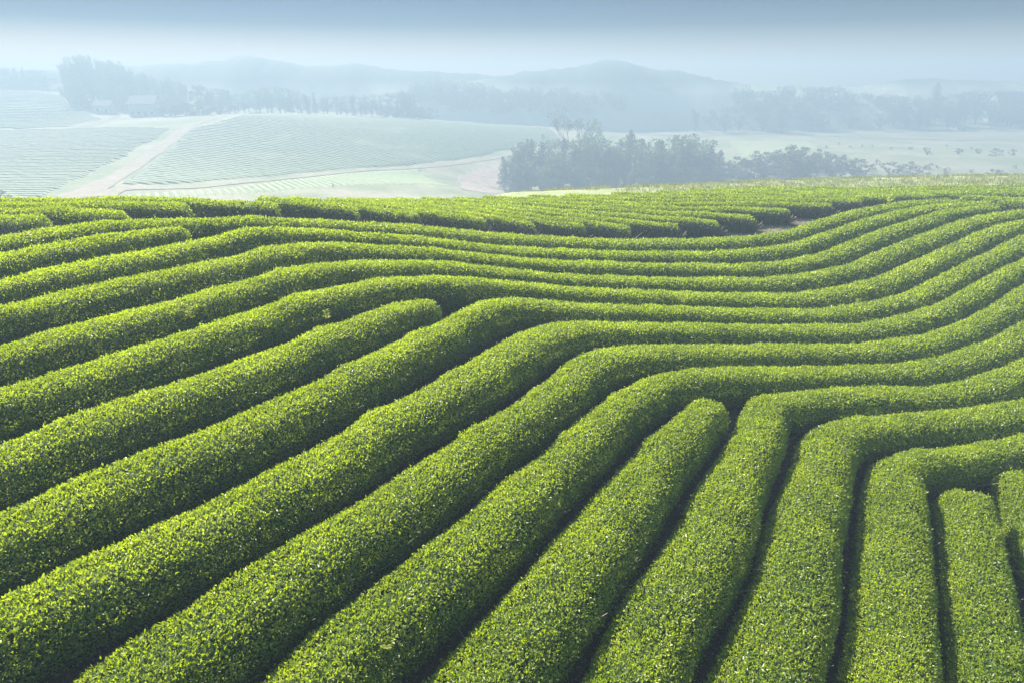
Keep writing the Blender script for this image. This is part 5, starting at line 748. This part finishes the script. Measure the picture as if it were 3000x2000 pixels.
ribbon("path", ROAD_FARM, "winding farm track up to the farmhouses", M_ROAD, 0.14)
ribbon("road", ROAD_FAR, "far pale lane across the valley floor", M_ROAD, 0.2)
def patch(name, poly, label, m, lift):
    P = np.array(poly); x0, y0 = P.min(0); x1, y1 = P.max(0)
    V = []; F = []
    st = 2.0
    xs = np.arange(x0, x1 + st, st); ys = np.arange(y0, y1 + st, st)
    X, Y = np.meshgrid(xs, ys, indexing='ij')
    ins = np.zeros(X.shape, bool)
    n = len(P)
    for i in range(n):
        a, b = P[i], P[(i + 1) % n]
        c = ((a[1] > Y) != (b[1] > Y)) & (X < (b[0] - a[0]) * (Y - a[1]) / (b[1] - a[1] + 1e-12) + a[0])
        ins ^= c
    Z = ground(X, Y) + 0.25 * noise(X, Y, 0, 0.08) + lift
    F = grid_faces(len(xs), len(ys))
    F = F[ins.ravel()[F].all(1)]
    me = mesh_from(name, np.stack([X, Y, Z], -1).reshape(-1, 3), F, m, smooth=True)
    tag(obj(name, me), label, "field", kind="structure")
patch("field", BROWN, "bare brown ploughed field beside the pine grove", M_BROWN, 0.08)
patch("field", PALE, "pale green crop field on the valley floor", M_PALE, 0.08)

# ------------------------------------------------------------------ hills
def hill(profile, Y0, label, depth=70.0, tex=1.0):
    p = np.array(profile); x = np.arange(p[0, 0], p[-1, 0], 1.6)
    z = np.interp(x, p[:, 0], p[:, 1])
    for _ in range(3): z[1:-1] = 0.25 * z[:-2] + 0.5 * z[1:-1] + 0.25 * z[2:]
    v = np.linspace(-1, 1, 25)
    X = np.repeat(x[:, None], 25, 1); Y = Y0 + v[None] * depth + 6 * noise(x, x * 0 + Y0, 0, 0.03)[:, None]
    prof = np.where(v < 0, np.cos(v * math.pi / 2) ** 1.1, np.cos(v * math.pi / 2))
    base = -26.0
    Z = base + (z - base)[:, None] * prof[None]
    Z += prof[None] * (0.7 * noise(X, Y, 0, 0.22) + 0.45 * noise(X, Y, 3, 0.6) + 2.0 * noise(X, Y, 8, 0.03) * (1 - prof[None]))
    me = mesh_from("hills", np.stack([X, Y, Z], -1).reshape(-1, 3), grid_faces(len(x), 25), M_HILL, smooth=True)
    tag(obj("hills", me), label, "hills", kind="structure")
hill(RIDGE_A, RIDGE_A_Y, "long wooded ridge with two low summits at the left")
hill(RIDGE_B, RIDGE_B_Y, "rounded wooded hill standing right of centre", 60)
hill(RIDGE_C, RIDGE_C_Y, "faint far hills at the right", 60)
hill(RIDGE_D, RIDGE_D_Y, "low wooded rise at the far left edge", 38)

# ------------------------------------------------------------------ trees
def crown_leaves(P, N, size, m, rng, tone_bias=0.0):
    V, F = leaf_quads(P, N, size, size * rng.uniform(0.5, 0.8, len(P)), up=0.15, spread=0.7, rng=rng)
    t = np.clip(rng.random(len(P)) + tone_bias, 0, 1)
    return mesh_from("crown", V, F, m, face_attrs={"leaf_tone": t, "leaf_young": np.clip(rng.normal(0.15, 0.2, len(P)), 0, 1)})
def proto_broad(seed, lobes=18, wid=0.30, low=0.25, n=70, leaf=0.042, m=None):
    rng = np.random.default_rng(seed)
    P = []; N = []; A = []; B = []
    for k in range(lobes):
        a = rng.uniform(0, 2 * math.pi); h = rng.uniform(low + 0.08, 0.93)
        rmax = wid * math.sqrt(max(0.03, 1 - ((h - (low + 0.95) / 2) / ((1.02 - low) / 2)) ** 2))
        r = rmax * math.sqrt(rng.random())
        c = np.array([r * math.cos(a), r * math.sin(a), h]); rad = rng.uniform(0.07, 0.13)
        d = rng.normal(size=(n, 3)); d /= np.linalg.norm(d, axis=1)[:, None]
        d[:, 2] *= 0.75
        P.append(c + d * rad * rng.uniform(0.55, 1.05, (n, 1))); N.append(d)
        A.append([0, 0, low * rng.uniform(0.6, 1.2)]); B.append(c)
    P = np.concatenate(P); N = np.concatenate(N)
    cm = crown_leaves(P, N, np.full(len(P), leaf) * rng.uniform(0.6, 1.4, len(P)), m or M_FARLEAF, rng)
    V, F = prisms(np.array([[0, 0, -0.03]] + A), np.array([[0, 0, 0.7]] + B), [0.022] + [0.010] * lobes, [0.008] + [0.003] * lobes)
    return cm, mesh_from("trunk", V, F, M_BARK)
def proto_conifer(seed, wid=0.15, low=0.12, ragged=0.35, leaf=0.034):
    rng = np.random.default_rng(seed)
    P = []; N = []; A = []; B = []
    z = low
    while z < 0.985:
        nb = rng.integers(5, 8)
        for k in range(nb):
            a = rng.uniform(0, 2 * math.pi)
            R = (wid * ((1 - z) / (1 - low)) ** 0.75 + 0.012) * rng.uniform(1 - ragged, 1 + ragged * 0.6)
            e = np.array([R * math.cos(a), R * math.sin(a), -0.22 * R + rng.uniform(-.01, .03)])
            n = max(3, int(R / 0.011))
            t = rng.uniform(0.15, 1.0, n)[:, None]
            P.append(np.array([0, 0, z]) + e * t + rng.normal(0, 0.007, (n, 3)))
            N.append(np.tile(e / np.linalg.norm(e), (n, 1)) * 0.4 + np.array([0, 0, 0.7]))
            A.append([0, 0, z]); B.append(np.array([0, 0, z]) + e * 0.9)
        z += rng.uniform(0.022, 0.036)
    P = np.concatenate(P); N = np.concatenate(N)
    cm = crown_leaves(P, N, np.full(len(P), leaf) * rng.uniform(0.6, 1.3, len(P)), M_CONLEAF, rng)
    nbr = len(A)
    V, F = prisms(np.array([[0, 0, -0.03]] + A), np.array([[0, 0, 0.98]] + B), [0.014] + [0.003] * nbr, [0.003] + [0.001] * nbr)
    return cm, mesh_from("trunk", V, F, M_BARK)
def proto_plume(seed, stems=9, wid=0.22, leaf=0.04):
    rng = np.random.default_rng(seed)
    P = []; N = []; A = []; B = []
    for k in range(stems):
        a = rng.uniform(0, 2 * math.pi); h = rng.uniform(0.7, 1.0); lean = rng.uniform(0.1, 1.0) * wid
        prev = np.array([0.03 * math.cos(a), 0.03 * math.sin(a), -0.02])
        for q in np.linspace(0.12, 1, 8):
            c = np.array([math.cos(a) * lean * q ** 2, math.sin(a) * lean * q ** 2, h * q - 0.10 * max(0, q - .8) * h])
            A.append(prev); B.append(c); prev = c
            n = int(30 * min(1, q * 1.4))
            P.append(c + rng.normal(0, 0.03 + 0.02 * (1 - q), (n, 3))); N.append(rng.normal(size=(n, 3)))
    P = np.concatenate(P); N = np.concatenate(N); N /= np.linalg.norm(N, axis=1)[:, None]
    cm = crown_leaves(P, N, np.full(len(P), leaf) * rng.uniform(0.6, 1.3, len(P)), M_FARLEAF, rng, 0.1)
    V, F = prisms(A, B, 0.006, 0.004)
    return cm, mesh_from("trunk", V, F, M_BARK)
def proto_bare(seed):
    rng = np.random.default_rng(seed)
    A = []; B = []; RA = []; RB = []; P = []
    def grow(p, d, L, r, lv):
        q = p + d * L
        A.append(p); B.append(q); RA.append(r); RB.append(r * 0.7)
        if lv == 0: P.append(q); return
        for _ in range(3):
            e = d + rng.normal(0, 0.42, 3); e[2] += 0.15; e /= np.linalg.norm(e)
            grow(q - d * L * rng.uniform(0, 0.4), e, L * rng.uniform(0.6, 0.8), r * 0.6, lv - 1)
    grow(np.array([0, 0, -0.02]), np.array([0, 0, 1.0]), 0.42, 0.016, 5)
    B_ = np.array(B); s = 1.0 / B_[:, 2].max(); 
    V, F = prisms(np.array(A) * s, B_ * s, np.array(RA), np.array(RB))
    P = np.array(P) * s; P = np.repeat(P, 7, 0) + rng.normal(0, 0.016, (len(P) * 7, 3))
    N = rng.normal(size=P.shape); N /= np.linalg.norm(N, axis=1)[:, None]
    return crown_leaves(P, N, np.full(len(P), 0.024), M_FARLEAF, rng), mesh_from("trunk", V, F, M_BARK)
BROAD = [proto_broad(i, 18 + i, 0.26 + 0.03 * i, 0.18) for i in range(4)]
CONIF = [proto_conifer(20 + i, (0.13, 0.155, 0.18)[i], 0.10 + 0.05 * i) for i in range(3)]
PLUME = [proto_plume(40 + i) for i in range(3)]
SHRUB = [proto_broad(60 + i, 14, 0.52, 0.0, 60, 0.06, M_SCRUB) for i in range(3)]
ROUNDT = [proto_broad(81, 26, 0.46, 0.30, 80, 0.045)]
WIDE = [proto_broad(85, 30, 0.36, 0.12, 80, 0.04)]
BARET = [proto_bare(90)]
TRNG = random.Random(4)
def plant(name, lst, protos, label, cat, group, wide=(0.9, 1.15)):
    for x, y, h in lst:
        cr, tr = TRNG.choice(protos)
        h = max(1.2, h)
        root = thing(name, (x, y, gz(x, y) - 0.1), label, cat, group)
        w = h * TRNG.uniform(*wide)
        root.scale = (w, w, h); root.rotation_euler = (0, 0, TRNG.uniform(0, 6.28))
        obj("crown", cr, root); obj("trunk", tr, root)
plant("pine_tree", PINES, CONIF + PLUME[:1] + BROAD[1:3], "dark pine in the misty grove just behind the tea hill", "pine tree", "pines of the misty grove", (1.1, 1.6))
plant("bare_tree", BARE, BARET, "tall thin-leaved tree rising above the pines of the misty grove", "tree", None, (1.0, 1.0))
plant("shrub", SCRUB, SHRUB, "low misty shrub in the thicket right of the pine grove", "shrub", "shrubs right of the pine grove", (1.2, 1.8))
plant("valley_tree", LINE_LEFT, BROAD + CONIF[:1] + PLUME[:1], "misty tree in the far line behind the broad tea slope", "tree", "trees behind the broad tea slope", (1.0, 1.5))
plant("fir_tree", LONE_FIR, CONIF, "small lone fir at the top edge of the broad tea slope", "fir tree", "lone firs above the broad tea slope", (1.2, 1.6))
plant("shrub", HEDGE_FAR, SHRUB, "misty bush in the low block before the tall plantation", "shrub", "low bushes before the plantation", (1.0, 1.4))
plant("plantation_tree", PLANT, BROAD + PLUME, "misty tree of the even-topped plantation block at the centre", "tree", "trees of the even-topped plantation", (0.8, 1.2))
plant("spreading_tree", BIG, WIDE, "large spreading misty tree beside the flat-roofed houses", "tree", None, (1.0, 1.0))
plant("valley_tree", LINE_RIGHT, BROAD + BROAD + PLUME[:1], "misty tree in the long belt along the right side of the valley", "tree", "trees of the right valley belt", (1.0, 1.6))
plant("fir_tree", CONE_FIR, CONIF[2:], "tall pointed fir standing above the right valley belt", "fir tree", None, (1.3, 1.3))
plant("farm_tree", GROVE_FARM, BROAD + PLUME + PLUME + CONIF[:1], "feathery tall tree in the grove around the farmhouses", "tree", "trees around the farmhouses", (0.7, 1.05))
plant("round_tree", ROUND, ROUNDT, "lone round-crowned tree near the top of the dirt road", "tree", None, (0.9, 0.9))
plant("shrub", LOW_FARM, SHRUB + BROAD, "leafy bush between the farmhouses and the dirt road", "shrub", "bushes by the farmhouses", (1.0, 1.6))
plant("valley_tree", FRINGE, BROAD + CONIF, "misty tree on the low rise at the far left edge", "tree", "trees on the left rise", (1.0, 1.4))
plant("shrub", WEED, SHRUB, "scattered scrub bush on the pale valley floor at right", "shrub", "scattered valley bushes", (1.0, 1.6))
plant("shrub", STRIPTREES, SHRUB + CONIF[:1], "small bush at the lower edge of the valley tea fields", "shrub", "bushes at the lower field edge", (0.9, 1.3))

# ------------------------------------------------------------------ houses
def box(V, F, x0, x1, y0, y1, z0, z1):
    b = len(V)
    V += [(x0, y0, z0), (x1, y0, z0), (x1, y1, z0), (x0, y1, z0), (x0, y0, z1), (x1, y0, z1), (x1, y1, z1), (x0, y1, z1)]
    F += [(b + i, b + j, b + k, b + l) for i, j, k, l in ((0, 3, 2, 1), (4, 5, 6, 7), (0, 1, 5, 4), (1, 2, 6, 5), (2, 3, 7, 6), (3, 0, 4, 7))]
def house(x, y, w, h, gable, label, group=None):
    z = gz(x, y); d = w * 0.7
    root = thing("house", (x, y, z), label, "house", group)
    wh = h * (0.62 if gable else 0.92)
    V, F = [], []; box(V, F, -w / 2, w / 2, -d / 2, d / 2, -1.5, wh)
    F3 = []
    if gable:
        b = len(V); V += [(-w / 2 + .01, 0, h * .97), (w / 2 - .01, 0, h * .97), (-w / 2 + .01, -d / 2, wh), (-w / 2 + .01, d / 2, wh), (w / 2 - .01, -d / 2, wh), (w / 2 - .01, d / 2, wh)]
        F3 = [(b, b + 2, b + 3), (b + 1, b + 5, b + 4)]
    obj("wall", mesh_from("wall", V, [np.array(F)] + ([np.array(F3)] if F3 else []), M_WALL), root)
    V, F = [], []
    if gable:
        o = 0.5
        for s in (-1, 1):
            b = len(V)
            V += [(-w / 2 - o, s * (d / 2 + o), wh - 0.3), (w / 2 + o, s * (d / 2 + o), wh - 0.3), (w / 2 + o, 0, h + .06), (-w / 2 - o, 0, h + .06)]
            V += [(p[0], p[1], p[2] + 0.18) for p in V[b:b + 4]]
            F += [(b, b + 1, b + 2, b + 3), (b + 4, b + 7, b + 6, b + 5), (b, b + 4, b + 5, b + 1), (b + 1, b + 5, b + 6, b + 2), (b + 3, b + 2, b + 6, b + 7), (b, b + 3, b + 7, b + 4)]
    else:
        box(V, F, -w / 2 - .4, w / 2 + .4, -d / 2 - .4, d / 2 + .4, wh + .005, wh + 0.35)
        box(V, F, -w * .2, w * .15, -d * .2, d * .2, wh + .355, h + 0.6)
    obj("roof", mesh_from("roof", V, np.array(F), M_ROOF), root)
    fl = max(1, int(wh / 3.0)); nwin = max(2, int(w / 3))
    for f in range(fl):
        for k in range(nwin):
            cx = -w / 2 + (k + 0.5) * w / nwin; zz = 0.9 + f * 3.0
            if f == 0 and k == nwin // 2:
                V, F = [], []; box(V, F, cx - .5, cx + .5, -d / 2 - .04, -d / 2 - .004, 0, 2.0)
                obj("door", mesh_from("door", V, np.array(F), M_DOOR), root)
            else:
                V, F = [], []; box(V, F, cx - .6, cx + .6, -d / 2 - .04, -d / 2 - .004, zz, min(zz + 1.2, wh - .2))
                obj("window", mesh_from("window", V, np.array(F), M_GLASS), root)
HL = ["pale gabled farmhouse at the left of the farm grove", "larger pale gabled farmhouse at the right of the farm grove",
      "small low shed beside the farm grove's left edge", "flat-roofed misty house touching the plantation block's right edge",
      "lower flat-roofed misty house beside the large spreading tree", "misty house at the left end of the right valley belt",
      "tall misty house hidden in the left half of the right valley belt", "wide misty house among the trees near the right edge",
      "misty house behind the trees at the extreme right edge", "tiny white shed at the foot of the right valley belt"]
for i, (x, y, w, h) in enumerate(HOUSES):
    house(x, y, w, h, i in (0, 1, 2, 5, 7, 9), HL[i])

# ------------------------------------------------------------------ haze: one even volume round the whole scene
m, nt, out = mat("haze_air")
pv = node(nt, "ShaderNodeVolumePrincipled")
pv.inputs['Color'].default_value = (*HAZE_COLOR, 1)
pv.inputs['Density'].default_value = HAZE_DENSITY
pv.inputs['Anisotropy'].default_value = HAZE_G
nt.links.new(pv.outputs[0], out.inputs['Volume'])
V, F = [], []
box(V, F, -660, 740, -46, 730, -50.0, 25.2)
tag(obj("haze", mesh_from("haze", V, np.array(F), m)), "pale morning haze filling the valley", "haze", kind="stuff")
